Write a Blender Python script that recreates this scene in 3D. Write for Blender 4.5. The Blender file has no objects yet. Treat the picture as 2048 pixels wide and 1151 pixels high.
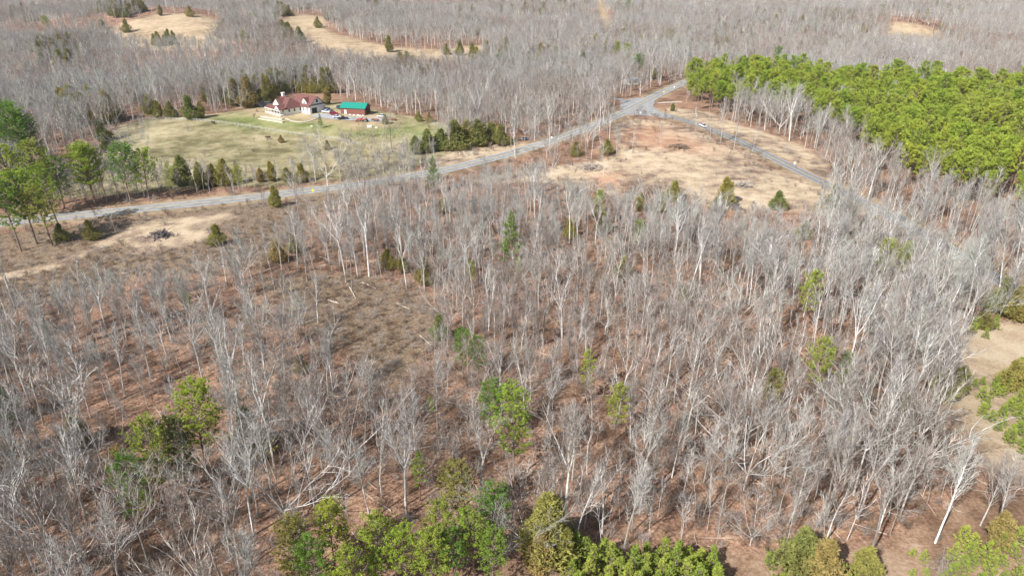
import bpy, math, random
import numpy as np
from mathutils import Vector, Matrix, Euler
rnd = random.Random(7); nr = np.random.default_rng(7)
S = bpy.context.scene; COL = S.collection
R = math.radians

# ------------------------------------------------------------------ camera, world, sun, exposure
F, TH, CH = 1365.0, R(25.6), 80.0
cam = bpy.data.objects.new('camera', bpy.data.cameras.new('camera')); COL.objects.link(cam)
cam.location = (0, 0, CH); cam.rotation_euler = (R(90) - TH, 0, 0)
cam.data.lens = 36 * F / 2048; cam.data.sensor_width = 36; cam.data.clip_end = 9000; cam.data.clip_start = .5
S.camera = cam
SUN_AZ, SUN_EL = R(48), R(41)          # direction in which the shadows fall (from +X), height of the sun
sd = Vector((-math.cos(SUN_AZ) * math.cos(SUN_EL), -math.sin(SUN_AZ) * math.cos(SUN_EL), math.sin(SUN_EL)))
W = bpy.data.worlds.new('World'); S.world = W; W.use_nodes = True
nt = W.node_tree; sky = nt.nodes.new('ShaderNodeTexSky'); sky.sky_type = 'NISHITA'; sky.sun_disc = False
sky.sun_elevation = SUN_EL; sky.sun_rotation = math.atan2(sd.x, sd.y); sky.air_density = 1.2; sky.dust_density = 2.0
bg = nt.nodes['Background']; bg.inputs[1].default_value = .075; nt.links.new(sky.outputs[0], bg.inputs[0])
sl = bpy.data.lights.new('sun', 'SUN'); sl.energy = 5.0; sl.angle = R(.5); sl.color = (1, .98, .95)
so = bpy.data.objects.new('sun', sl); COL.objects.link(so); so.rotation_euler = sd.to_track_quat('Z', 'Y').to_euler()
so.location = (-200, -200, 300)
S.view_settings.view_transform = 'Standard'; S.view_settings.look = 'None'
S.view_settings.exposure = .54; S.view_settings.gamma = 1; S.view_settings.use_curve_mapping = False
S.cycles.max_bounces = 5; S.cycles.diffuse_bounces = 3; S.cycles.volume_bounces = 0; S.cycles.transparent_max_bounces = 4
S.cycles.use_adaptive_sampling = True; S.cycles.adaptive_threshold = .02
HAZE = .00008

# ------------------------------------------------------------------ terrain height and pixel <-> ground
def flat_g(px, py, z=0.):
    a = px - 1024.; b = 575.5 - py
    dy = F * math.cos(TH) + b * math.sin(TH); dz = -F * math.sin(TH) + b * math.cos(TH)
    t = (z - CH) / dz
    return a * t, dy * t
BUMPS = []   # cx, cy, height, rx, ry
for px, py, hh, rx, ry in [(335, 52, 13, 95, 95), (620, 58, 13, 105, 100), (1828, 62, 10, 75, 70), (600, 236, 5, 85, 60),
                           (700, 100, 6, 120, 60), (1350, 300, 2.0, 60, 40), (100, 120, 9, 170, 90), (1500, 70, 10, 220, 120), (950, 40, 12, 250, 120), (2000, 40, 10, 200, 100)]:
    x, y = flat_g(px, py); BUMPS.append((x, y, hh, rx, ry))
def hgt(x, y):
    x = np.asarray(x, float); y = np.asarray(y, float)
    h = 1.0 * np.sin(x / 47 + .6) * np.sin(y / 53 + 1.1) + .35 * np.sin(x / 17 + y / 29) 
    r = np.hypot(x, y); k = np.clip((r - 380) / 500, 0, 1)
    h = h + k * (8 * np.sin(x / 140 + 2) * np.cos(y / 120 + .4) + 4 * np.sin(x / 83 - y / 97))
    for cx, cy, hh, rx, ry in BUMPS:
        q = ((x - cx) / rx) ** 2 + ((y - cy) / ry) ** 2
        h = h + hh * np.exp(-q ** 1.3)
    return h
def H(x, y): return float(hgt(x, y))
TS = 55 * (4500 / 55) ** (np.arange(700) / 699.)
def ground_at(px, py, up=0.):
    """first point of the ray through a photo pixel that lies on the terrain raised by up"""
    px = np.atleast_1d(np.asarray(px, float)); py = np.atleast_1d(np.asarray(py, float))
    a = px - 1024; b = 575.5 - py
    d = np.stack([a, F * math.cos(TH) + b * math.sin(TH), -F * math.sin(TH) + b * math.cos(TH)], 1)
    d /= np.linalg.norm(d, axis=1)[:, None]
    X = d[:, 0:1] * TS; Y = d[:, 1:2] * TS; Z = CH + d[:, 2:3] * TS
    g = Z - hgt(X, Y) - up
    i = np.argmax(g < 0, axis=1); i = np.where(i == 0, 699, i); n = np.arange(len(px))
    g0 = g[n, i - 1]; g1 = g[n, i]; f = np.clip(g0 / (g0 - g1 + 1e-9), 0, 1)
    t = TS[i - 1] + f * (TS[i] - TS[i - 1])
    return np.stack([d[:, 0] * t, d[:, 1] * t], 1)
def gp(px, py, up=0.):
    p = ground_at(px, py, up)[0]; return float(p[0]), float(p[1])
def to_px(x, y, z):
    x = np.asarray(x, float); y = np.asarray(y, float); z = np.asarray(z, float) - CH
    dep = y * math.cos(TH) - z * math.sin(TH); upv = y * math.sin(TH) + z * math.cos(TH)
    dep = np.where(dep < 1, 1, dep)
    return 1024 + F * x / dep, 575.5 - F * upv / dep
def in_poly(x, y, poly):
    x = np.asarray(x, float); y = np.asarray(y, float); c = np.zeros(x.shape, bool)
    n = len(poly)
    for i in range(n):
        x1, y1 = poly[i]; x2, y2 = poly[i - 1]
        if y1 == y2: continue
        c ^= ((y1 > y) != (y2 > y)) & (x < (x2 - x1) * (y - y1) / (y2 - y1) + x1)
    return c
def seg_dist(x, y, pts, closed=False):
    d = np.full(np.shape(x), 1e9)
    P = list(pts) + ([pts[0]] if closed else [])
    for (x1, y1), (x2, y2) in zip(P[:-1], P[1:]):
        vx, vy = x2 - x1, y2 - y1; L = vx * vx + vy * vy + 1e-9
        t = np.clip(((x - x1) * vx + (y - y1) * vy) / L, 0, 1)
        d = np.minimum(d, np.hypot(x - x1 - t * vx, y - y1 - t * vy))
    return d
def wpoly(pts, up=0.):
    a = np.array(pts, float); return [tuple(p) for p in ground_at(a[:, 0], a[:, 1], up)]
def smooth(pts, n=12):
    P = [Vector(p) for p in pts]; P = [2 * P[0] - P[1]] + P + [2 * P[-1] - P[-2]]; out = []
    for i in range(1, len(P) - 2):
        for k in range(n):
            t = k / n
            out.append(.5 * ((2 * P[i]) + (-P[i - 1] + P[i + 1]) * t + (2 * P[i - 1] - 5 * P[i] + 4 * P[i + 1] - P[i + 2]) * t * t + (-P[i - 1] + 3 * P[i] - 3 * P[i + 1] + P[i + 2]) * t ** 3))
    out.append(P[-2]); return [(v.x, v.y) for v in out]

# ------------------------------------------------------------------ layout (outlines on the ground, given at the photo's pixels)
MAIN_ROAD = smooth([gp(*p) for p in [(-260, 470), (-100, 457), (20, 444), (120, 434), (240, 422), (380, 408), (512, 394), (620, 381), (740, 366), (870, 344), (960, 323), (1050, 298), (1130, 273), (1190, 250), (1245, 226), (1290, 203), (1330, 182), (1368, 165), (1400, 153), (1440, 142)]])
SIDE_ROAD = smooth([gp(*p) for p in [(1278, 214), (1318, 226), (1352, 236), (1400, 250), (1450, 270), (1510, 298), (1570, 328), (1640, 362), (1710, 396), (1780, 432), (1860, 476), (1930, 520), (1990, 556), (2060, 590), (2150, 640)]])
LANE = smooth([gp(*p) for p in [(1262, 214), (1250, 204), (1238, 198), (1222, 196)]])
PASTURE = wpoly([(215, 280), (240, 250), (300, 238), (430, 228), (520, 214), (640, 200), (760, 222), (860, 240), (920, 258), (950, 280), (960, 300), (860, 318), (800, 352), (700, 358), (640, 362), (560, 372), (430, 374), (300, 384), (160, 394), (60, 400), (80, 340), (200, 320)])
GREENER = wpoly([(430, 235), (530, 226), (620, 230), (740, 240), (880, 258), (860, 285), (800, 275), (680, 268), (600, 262), (520, 258), (460, 250)])
YARD = wpoly([(470, 215), (545, 218), (600, 226), (700, 222), (790, 236), (800, 252), (700, 262), (660, 246), (560, 240), (520, 236)])
MOUND1 = wpoly([(205, 72), (240, 48), (300, 31), (345, 27), (400, 30), (440, 42), (470, 70), (430, 100), (300, 100)])
MOUND2 = wpoly([(540, 45), (580, 32), (610, 29), (650, 34), (655, 62), (700, 75), (740, 86), (800, 96), (870, 100), (975, 88), (985, 104), (900, 125), (760, 125), (660, 105), (590, 80), (545, 62)])
MOUND3 = wpoly([(1768, 62), (1778, 46), (1800, 44), (1840, 50), (1890, 66), (1880, 85), (1800, 85)])
TRACK = wpoly([(1188, 0), (1206, 0), (1216, 30), (1226, 62), (1208, 62), (1200, 30)])
CLEAR = wpoly([(1222, 255), (1262, 238), (1330, 242), (1390, 262), (1440, 285), (1490, 308), (1560, 345), (1645, 378), (1720, 410), (1790, 450), (1800, 470), (1700, 470), (1640, 425), (1530, 420), (1450, 420), (1370, 400), (1300, 380), (1230, 392), (1150, 372), (1040, 362), (930, 370), (960, 350), (1075, 335), (1160, 325), (1235, 312), (1232, 280)])
BANK = wpoly([(1335, 215), (1420, 225), (1480, 250), (1540, 268), (1600, 290), (1660, 330), (1660, 362), (1560, 316), (1470, 268), (1400, 243), (1340, 228)])
BANK2 = wpoly([(860, 318), (940, 292), (1040, 284), (1060, 290), (960, 316), (880, 332)])
ORANGE = wpoly([(1255, 258), (1300, 246), (1350, 262), (1400, 285), (1440, 300), (1400, 306), (1330, 300), (1270, 292), (1230, 280)])
ORANGE2 = wpoly([(1180, 352), (1240, 345), (1240, 368), (1205, 375)])
LCLEAR = wpoly([(232, 478), (255, 455), (330, 440), (465, 420), (468, 434), (410, 455), (420, 480), (330, 500), (270, 505)])
LTRACK = smooth([gp(*p) for p in [(-60, 560), (30, 548), (110, 530), (170, 506), (225, 480), (290, 462)]])
LBRUSH = wpoly([(-150, 490), (0, 470), (130, 450), (300, 430), (480, 405), (620, 390), (700, 380), (720, 400), (620, 430), (600, 480), (540, 530), (400, 545), (250, 560), (100, 605), (-100, 660)])
MIDOPEN = wpoly([(520, 560), (640, 545), (740, 550), (830, 575), (880, 620), (885, 670), (850, 720), (790, 770), (740, 760), (690, 700), (600, 650), (540, 610)])
RCLEAR = wpoly([(1890, 690), (1950, 650), (2048, 640), (2200, 640), (2200, 960), (2048, 960), (1985, 945), (1960, 905), (1915, 850), (1890, 800), (1905, 760)])
BSTRIP = wpoly([(980, 1140), (1120, 1098), (1300, 1092), (1480, 1108), (1620, 1095), (1780, 1085), (1860, 1030), (1940, 990), (2048, 985), (2250, 980), (2400, 1400), (900, 1400), (940, 1200)])
VIS = dict(   # parts of the picture that no tall tree covers
 lroad=[(-200, 440), (0, 424), (250, 410), (400, 398), (560, 378), (640, 366), (650, 398), (560, 412), (520, 440), (430, 462), (400, 500), (300, 520), (150, 545), (-200, 600)],
 pasture=[(250, 290), (250, 262), (280, 243), (440, 230), (535, 214), (545, 190), (655, 188), (740, 208), (770, 228), (895, 256), (880, 262), (820, 272), (790, 282), (720, 282), (660, 292), (600, 308), (560, 325), (430, 318), (330, 308)],
 road=[(870, 336), (1000, 305), (1080, 282), (1160, 262), (1220, 235), (1240, 200), (1300, 190), (1368, 160), (1375, 200), (1340, 240), (1230, 245), (1180, 262), (1085, 300), (960, 335), (880, 354)],
 clear=[(1240, 245), (1340, 235), (1440, 275), (1480, 292), (1560, 335), (1640, 365), (1640, 400), (1530, 405), (1480, 385), (1370, 385), (1300, 368), (1250, 378), (1180, 358), (1100, 352), (1095, 338), (1165, 328), (1242, 312), (1240, 262)],
 bank=[(1340, 215), (1420, 225), (1500, 265), (1560, 280), (1640, 330), (1645, 365), (1560, 345), (1460, 300), (1340, 250)],
 m1=[(215, 62), (240, 48), (300, 31), (400, 28), (440, 45), (430, 62), (330, 72), (250, 70)],
 m2=[(550, 45), (580, 32), (650, 30), (650, 55), (700, 75), (760, 94), (870, 102), (960, 90), (965, 104), (860, 112), (760, 108), (660, 92), (590, 60)],
 m3=[(1772, 60), (1782, 46), (1840, 50), (1884, 66), (1840, 68)],
 track=[(1190, 0), (1206, 0), (1216, 30), (1224, 56), (1210, 56), (1200, 30)],
 mid=[(640, 590), (760, 580), (840, 600), (865, 650), (840, 705), (790, 745), (745, 730), (700, 690), (640, 640)],
 rclear=[(1905, 700), (1960, 660), (2200, 640), (2200, 930), (2000, 935), (1975, 900), (1935, 850), (1915, 780)],
 bottom=[(1000, 1200), (1160, 1112), (1440, 1118), (1620, 1112), (1760, 1105), (1870, 1050), (1930, 1000), (2200, 980), (2200, 1500), (1000, 1500)])
PINE_PX = [(1372, 140), (1400, 128), (1500, 122), (1560, 135), (1640, 150), (1760, 158), (1850, 145), (2048, 150), (2200, 160), (2200, 440), (2048, 405), (1990, 375), (1900, 350), (1840, 335), (1790, 305), (1735, 280), (1720, 250), (1650, 235), (1600, 205), (1480, 190), (1385, 200)]
PINE_W = wpoly(PINE_PX, 12.)

# ------------------------------------------------------------------ material helpers
def M(name, col, rough=.8, var=0., scale=3., bump=0., metal=0.):
    m = bpy.data.materials.new(name); m.use_nodes = True; n = m.node_tree; b = n.nodes['Principled BSDF']
    b.inputs['Base Color'].default_value = (*col, 1); b.inputs['Roughness'].default_value = rough; b.inputs['Metallic'].default_value = metal
    if var or bump:
        tc = n.nodes.new('ShaderNodeTexCoord'); t = n.nodes.new('ShaderNodeTexNoise'); t.inputs['Scale'].default_value = scale; t.inputs['Detail'].default_value = 5
        n.links.new(tc.outputs['Object'], t.inputs['Vector'])
    if var:
        r = n.nodes.new('ShaderNodeMapRange'); r.inputs[1].default_value = .3; r.inputs[2].default_value = .7
        r.inputs[3].default_value = 1 - var; r.inputs[4].default_value = 1 + var; n.links.new(t.outputs[0], r.inputs[0])
        v = n.nodes.new('ShaderNodeVectorMath'); v.operation = 'SCALE'; v.inputs[0].default_value = col
        n.links.new(r.outputs[0], v.inputs['Scale']); n.links.new(v.outputs[0], b.inputs['Base Color'])
    if bump:
        bp = n.nodes.new('ShaderNodeBump'); bp.inputs['Strength'].default_value = bump; n.links.new(t.outputs[0], bp.inputs['Height']); n.links.new(bp.outputs[0], b.inputs['Normal'])
    return m
def ramp_by_random(name, cols, rough=.9, leaf=0., noise_scale=0.):
    """colour picked per tree from a ramp; leaf > 0 mixes in translucency"""
    m = bpy.data.materials.new(name); m.use_nodes = True; n = m.node_tree; L = n.links
    for x in list(n.nodes): n.nodes.remove(x)
    out = n.nodes.new('ShaderNodeOutputMaterial'); oi = n.nodes.new('ShaderNodeObjectInfo'); cr = n.nodes.new('ShaderNodeValToRGB')
    e = cr.color_ramp.elements
    while len(e) < len(cols): e.new(.5)
    for i, c in enumerate(cols): e[i].position = i / (len(cols) - 1); e[i].color = (*c, 1)
    L.new(oi.outputs['Random'], cr.inputs[0]); colout = cr.outputs[0]
    if noise_scale:
        tc = n.nodes.new('ShaderNodeTexCoord'); t = n.nodes.new('ShaderNodeTexNoise'); t.inputs['Scale'].default_value = noise_scale
        L.new(tc.outputs['Object'], t.inputs['Vector']); r = n.nodes.new('ShaderNodeMapRange')
        r.inputs[1].default_value = .3; r.inputs[2].default_value = .7; r.inputs[3].default_value = .72; r.inputs[4].default_value = 1.28
        L.new(t.outputs[0], r.inputs[0]); v = n.nodes.new('ShaderNodeVectorMath'); v.operation = 'SCALE'
        L.new(colout, v.inputs[0]); L.new(r.outputs[0], v.inputs['Scale']); colout = v.outputs[0]
    d = n.nodes.new('ShaderNodeBsdfDiffuse'); L.new(colout, d.inputs[0]); sh = d.outputs[0]
    if leaf:
        tr = n.nodes.new('ShaderNodeBsdfTranslucent'); L.new(colout, tr.inputs[0]); mx = n.nodes.new('ShaderNodeMixShader')
        mx.inputs[0].default_value = leaf; L.new(sh, mx.inputs[1]); L.new(tr.outputs[0], mx.inputs[2]); sh = mx.outputs[0]
    L.new(sh, out.inputs[0]); return m
BARK = ramp_by_random('pale_bark', [(.60, .57, .53), (.26, .235, .21), (.80, .78, .75), (.42, .385, .345), (.72, .70, .67), (.19, .17, .15)], noise_scale=1.2)
TWIG = ramp_by_random('grey_twigs', [(.26, .245, .225), (.41, .395, .375), (.17, .155, .14), (.35, .335, .315), (.26, .275, .225), (.55, .54, .515)])
TWIG2 = ramp_by_random('brown_twigs', [(.21, .16, .13), (.32, .27, .235), (.135, .105, .085), (.27, .225, .19), (.39, .345, .31)])
BRUSHM = ramp_by_random('brown_brush', [(.20, .14, .105), (.30, .25, .21), (.42, .39, .36), (.15, .11, .08), (.28, .18, .11), (.36, .33, .30)])
NEEDLE = ramp_by_random('pine_needles', [(.42, .49, .08), (.33, .45, .07), (.48, .52, .085), (.37, .47, .075), (.43, .46, .10)], leaf=.35, noise_scale=.7)
NEEDLE2 = ramp_by_random('dark_pine_needles', [(.19, .34, .07), (.22, .37, .07), (.28, .39, .07)], leaf=.35, noise_scale=.7)
CEDAR = ramp_by_random('cedar_foliage', [(.34, .34, .10), (.42, .36, .11), (.24, .28, .09), (.44, .33, .13)], leaf=.3, noise_scale=1.)
YOUNG = ramp_by_random('young_pine_needles', [(.42, .49, .09), (.30, .39, .08), (.48, .51, .11)], leaf=.35, noise_scale=2.)
PBARK = M('pine_bark', (.22, .165, .13), .95, .3, 2.)
DEAD = M('weathered_wood', (.52, .45, .37), .9, .25, 2.)
DEADD = M('charred_wood', (.14, .12, .12), .9, .4, 2.)

# ------------------------------------------------------------------ object helpers
class MB:
    def __init__(s): s.v = []; s.f = []; s.m = []
    def quad(s, a, b, c, d, mi=0):
        i = len(s.v); s.v += [a, b, c, d]; s.f.append((i, i + 1, i + 2, i + 3)); s.m.append(mi)
    def tri(s, a, b, c, mi=0):
        i = len(s.v); s.v += [a, b, c]; s.f.append((i, i + 1, i + 2)); s.m.append(mi)
    def poly(s, pts, mi=0):
        i = len(s.v); s.v += [tuple(p) for p in pts]; s.f.append(tuple(range(i, i + len(pts)))); s.m.append(mi)
    def box(s, x0, x1, y0, y1, z0, z1, mi=0, T=None):
        i = len(s.v); p = [(x, y, z) for z in (z0, z1) for x, y in ((x0, y0), (x1, y0), (x1, y1), (x0, y1))]
        if T is not None: p = [tuple(T @ Vector(q)) for q in p]
        s.v += p; s.f += [tuple(i + k for k in q) for q in ((3, 2, 1, 0), (4, 5, 6, 7), (0, 1, 5, 4), (1, 2, 6, 5), (2, 3, 7, 6), (3, 0, 4, 7))]; s.m += [mi] * 6
    def prism(s, prof, y0, y1, mi=0, T=None):
        """profile in x,z pushed along y"""
        n = len(prof); i = len(s.v); p = [(x, y, z) for y in (y0, y1) for x, z in prof]
        if T is not None: p = [tuple(T @ Vector(q)) for q in p]
        s.v += p; s.f += [tuple(range(i, i + n)), tuple(range(i + 2 * n - 1, i + n - 1, -1))]
        s.f += [(i + (k + 1) % n, i + k, i + n + k, i + n + (k + 1) % n) for k in range(n)]; s.m += [mi] * (n + 2)
    def tube(s, pts, rad, sides, mi=0, cap=False):
        n = len(pts); i0 = len(s.v); prev = None
        for k in range(n):
            d = (pts[min(k + 1, n - 1)] - pts[max(k - 1, 0)]).normalized()
            a = (d.orthogonal() if prev is None else (prev - d * prev.dot(d))).normalized(); prev = a; b = d.cross(a)
            for j in range(sides):
                t = 2 * math.pi * j / sides; s.v.append(tuple(pts[k] + (a * math.cos(t) + b * math.sin(t)) * rad[k]))
        for k in range(n - 1):
            for j in range(sides):
                q = i0 + k * sides; s.f.append((q + j, q + (j + 1) % sides, q + sides + (j + 1) % sides, q + sides + j)); s.m.append(mi)
        if cap:
            s.f.append(tuple(range(i0 + sides - 1, i0 - 1, -1))); s.f.append(tuple(range(i0 + (n - 1) * sides, i0 + n * sides))); s.m += [mi, mi]
    def cyl(s, c, axis, r, h, sides=16, mi=0):
        a = Vector(axis).normalized() * h / 2; c = Vector(c); s.tube([c - a, c + a], [r, r], sides, mi, True)
    def mesh(s, name, mats):
        me = bpy.data.meshes.new(name); me.from_pydata(s.v, [], s.f)
        for m in (mats if isinstance(mats, (list, tuple)) else [mats]): me.materials.append(m)
        if any(s.m): me.polygons.foreach_set('material_index', s.m)
        me.update(); return me
    def build(s, name, mats, parent=None, **kw): return obj(name, s.mesh(name, mats), parent, **kw)
def obj(name, me, parent=None, label=None, cat=None, group=None, kind=None, loc=None, rz=None):
    o = bpy.data.objects.new(name, me); COL.objects.link(o)
    if parent is not None: o.parent = parent
    if label: o['label'] = label
    if cat: o['category'] = cat
    if group: o['group'] = group
    if kind: o['kind'] = kind
    if loc is not None: o.location = loc
    if rz is not None: o.rotation_euler = (0, 0, rz)
    return o
def thing(name, label, cat, loc=(0, 0, 0), rz=0., group=None): return obj(name, None, None, label, cat, group, None, loc, rz)

# ------------------------------------------------------------------ ground
def fld(x, y, poly, feather=3.):
    ins = in_poly(x, y, poly); d = np.full(x.shape, 1e9)
    xs = [p[0] for p in poly]; ys = [p[1] for p in poly]; k = (x > min(xs) - 30) & (x < max(xs) + 30) & (y > min(ys) - 30) & (y < max(ys) + 30)
    d[k] = seg_dist(x[k], y[k], poly, True)
    return np.clip(.5 + np.where(ins, d, -d) / (2 * feather), 0, 1)
ang = np.concatenate([np.arange(-180, -62, 5.), np.linspace(-58, 58, 420), np.arange(63, 180, 5.)]) * math.pi / 180
rad = np.concatenate([[1, 10, 20, 30], 40 * (5200 / 40) ** (np.arange(640) / 639.)])
A, RR = np.meshgrid(ang, rad); gx = (RR * np.sin(A)).ravel(); gy = (RR * np.cos(A)).ravel()
nA, nR = len(ang), len(rad)
gz = hgt(gx, gy)
rd = np.minimum(seg_dist(gx, gy, MAIN_ROAD[::3]), seg_dist(gx, gy, SIDE_ROAD[::3]))
cl = lambda a: np.clip(a, 0, 1)
at = dict(
 grass=fld(gx, gy, PASTURE, 3), green=fld(gx, gy, GREENER, 14), meadow=np.maximum.reduce([fld(gx, gy, MOUND1, 8), fld(gx, gy, MOUND2, 8), fld(gx, gy, MOUND3, 8), fld(gx, gy, TRACK, 6)]),
 dirt=np.maximum.reduce([fld(gx, gy, CLEAR, 4), fld(gx, gy, LCLEAR, 5), fld(gx, gy, BANK, 3), fld(gx, gy, BANK2, 3), cl(1.3 - seg_dist(gx, gy, LTRACK) / 3.2)]),
 orange=np.maximum(fld(gx, gy, ORANGE, 10), fld(gx, gy, ORANGE2, 5)),
 brush=np.maximum(fld(gx, gy, LBRUSH, 6), fld(gx, gy, MIDOPEN, 6)),
 pale=fld(gx, gy, RCLEAR, 3), soil=fld(gx, gy, BSTRIP, 3), verge=cl(2.2 - rd / 4.5), yard=fld(gx, gy, YARD, 6))
idx = np.arange(nR * nA).reshape(nR, nA)
a_ = idx[:-1, :]; b_ = np.roll(a_, -1, 1); c_ = np.roll(idx[1:, :], -1, 1); d_ = idx[1:, :]
quads = np.stack([a_.ravel(), d_.ravel(), c_.ravel(), b_.ravel()], 1)
fm = {k: v[quads].mean(1) for k, v in at.items() if k in ('grass', 'meadow', 'dirt', 'pale')}
zone = np.zeros(len(quads), int)
zone[fm['meadow'] > .5] = 2; zone[fm['grass'] > .5] = 1; zone[fm['dirt'] > .5] = 3; zone[fm['pale'] > .5] = 4
g = bpy.data.materials.new('ground_cover'); g.use_nodes = True; n = g.node_tree; L = n.links; B = n.nodes['Principled BSDF']; B.inputs['Roughness'].default_value = .95
B.inputs['Specular IOR Level'].default_value = .1
tc = n.nodes.new('ShaderNodeTexCoord')
def noise(sc, det=6, rough=.6, dist=0., vec=None):
    t = n.nodes.new('ShaderNodeTexNoise'); t.inputs['Scale'].default_value = sc; t.inputs['Detail'].default_value = det; t.inputs['Roughness'].default_value = rough; t.inputs['Distortion'].default_value = dist
    L.new(vec or tc.outputs['Object'], t.inputs['Vector']); return t.outputs[0]
def rampn(src, stops):
    r = n.nodes.new('ShaderNodeValToRGB'); e = r.color_ramp.elements
    while len(e) < len(stops): e.new(.5)
    for i, (p, c) in enumerate(stops): e[i].position = p; e[i].color = (*c, 1)
    L.new(src, r.inputs[0]); return r.outputs[0]
def math_(op, a, b):
    m = n.nodes.new('ShaderNodeMath'); m.operation = op
    for i, v in enumerate((a, b)):
        if isinstance(v, (int, float)): m.inputs[i].default_value = v
        else: L.new(v, m.inputs[i])
    return m.outputs[0]
edge = noise(.35, 8, .7)
def over(base, col, attr, soft=.22, amt=.9, lim=1.):
    a = n.nodes.new('ShaderNodeAttribute'); a.attribute_name = attr
    s = math_('ADD', a.outputs['Fac'], math_('MULTIPLY', math_('SUBTRACT', edge, .5), amt))
    r = n.nodes.new('ShaderNodeMapRange'); r.inputs[1].default_value = .5 - soft; r.inputs[2].default_value = .5 + soft; r.inputs[4].default_value = lim; L.new(s, r.inputs[0])
    m = n.nodes.new('ShaderNodeMix'); m.data_type = 'RGBA'; L.new(r.outputs[0], m.inputs[0]); L.new(base, m.inputs[6]); L.new(col, m.inputs[7]); return m.outputs[2]
fine = noise(1.7, 10, .75); mid_ = noise(.16, 6, .6); big = noise(.03, 5, .55)
litter = rampn(fine, [(.32, (.075, .042, .028)), (.42, (.19, .115, .078)), (.51, (.31, .195, .135)), (.59, (.41, .28, .20)), (.68, (.58, .46, .36))])
lit2 = rampn(math_('ADD', math_('MULTIPLY', mid_, .6), math_('MULTIPLY', big, .4)), [(.38, (.58, .52, .50)), (.5, (.95, .9, .87)), (.62, (1.3, 1.22, 1.15))])
mm = n.nodes.new('ShaderNodeMix'); mm.data_type = 'RGBA'; mm.blend_type = 'MULTIPLY'; mm.inputs[0].default_value = 1; L.new(litter, mm.inputs[6]); L.new(lit2, mm.inputs[7])
cur = mm.outputs[2]
cur = over(cur, rampn(fine, [(.33, (.085, .055, .034)), (.46, (.185, .130, .088)), (.56, (.28, .21, .145)), (.66, (.46, .38, .29))]), 'brush')
mixg = math_('ADD', math_('MULTIPLY', math_('ADD', mid_, math_('SUBTRACT', big, .5)), .5), math_('MULTIPLY', fine, .5))
cur = over(cur, rampn(mixg, [(.38, (.15, .13, .065)), (.46, (.25, .22, .115)), (.54, (.37, .315, .185)), (.64, (.49, .41, .26))]), 'grass')
cur = over(cur, rampn(mixg, [(.38, (.13, .17, .045)), (.5, (.215, .26, .08)), (.62, (.33, .31, .14))]), 'green', .4, 1.6, .8)
cur = over(cur, rampn(mixg, [(.36, (.32, .23, .14)), (.5, (.46, .34, .21)), (.64, (.52, .40, .26))]), 'yard', .35, 1.9, .75)
cur = over(cur, rampn(mixg, [(.38, (.28, .21, .13)), (.5, (.44, .33, .21)), (.62, (.54, .42, .28))]), 'meadow', .35, 1.3)
cur = over(cur, rampn(mixg, [(.38, (.20, .14, .085)), (.48, (.33, .25, .16)), (.6, (.45, .36, .24))]), 'verge', .3, 1.2, .85)
cur = over(cur, rampn(mixg, [(.39, (.16, .115, .085)), (.45, (.31, .23, .17)), (.52, (.47, .36, .24)), (.60, (.59, .47, .33)), (.68, (.66, .54, .42))]), 'dirt', .25, 1.5)
cur = over(cur, rampn(mixg, [(.4, (.42, .20, .11)), (.52, (.55, .29, .175)), (.64, (.60, .40, .28))]), 'orange', .45, 1.5, .6)
cur = over(cur, rampn(mixg, [(.38, (.26, .19, .12)), (.5, (.44, .34, .23)), (.62, (.52, .43, .31))]), 'pale', .25, 1.3, .9)
cur = over(cur, rampn(mixg, [(.38, (.15, .09, .055)), (.5, (.31, .20, .13)), (.62, (.46, .34, .24))]), 'soil', .25, 1.)
L.new(cur, B.inputs['Base Color'])
bp = n.nodes.new('ShaderNodeBump'); bp.inputs['Strength'].default_value = .7; bp.inputs['Distance'].default_value = .35; L.new(fine, bp.inputs['Height']); L.new(bp.outputs[0], B.inputs['Normal'])
for z, nm in enumerate(('ground', 'pasture', 'meadow', 'cleared_ground', 'clearing')):
    q = quads[zone == z]; used, inv = np.unique(q, return_inverse=True); inv = inv.reshape(-1, 4)
    me = bpy.data.meshes.new(nm); me.vertices.add(len(used)); me.vertices.foreach_set('co', np.stack([gx[used], gy[used], gz[used]], 1).ravel())
    me.loops.add(len(q) * 4); me.loops.foreach_set('vertex_index', inv.ravel().astype(np.int32)); me.polygons.add(len(q)); me.polygons.foreach_set('loop_start', np.arange(0, len(q) * 4, 4, dtype=np.int32))
    me.update(calc_edges=True); me.materials.append(g); me.shade_smooth()
    for k, v in at.items(): me.attributes.new(k, 'FLOAT', 'POINT').data.foreach_set('value', v[used].astype(np.float32))
    obj(nm, me, kind='structure')

# ------------------------------------------------------------------ roads
def strip(line, offs, up, m, name, parent=None, seg=None, kind=None):
    """ribbon with cross-section offsets, following the terrain"""
    mb = MB(); n_ = len(line); rows = []
    for i in range(n_):
        p = Vector(line[i]); d = (Vector(line[min(i + 1, n_ - 1)]) - Vector(line[max(i - 1, 0)])).normalized(); nn = Vector((-d.y, d.x))
        c = hgt(p.x, p.y); rows.append([(p.x + nn.x * o, p.y + nn.y * o, float(c) * .7 + H(p.x + nn.x * o, p.y + nn.y * o) * .3 + up - abs(o) * .012) for o in offs])
    base = 0
    for i, r in enumerate(rows): mb.v += r
    k = len(offs)
    for i in range(n_ - 1):
        if seg and not seg(i): continue
        for j in range(k - 1): mb.f.append((i * k + j, (i + 1) * k + j, (i + 1) * k + j + 1, i * k + j + 1)); mb.m.append(0)
    return mb.build(name, m, parent, kind=kind)
ASPH = M('pale_asphalt', (.31, .305, .30), .85, .3, .35); ASPH2 = M('grey_asphalt', (.21, .21, .215), .85, .15, .5)
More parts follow.
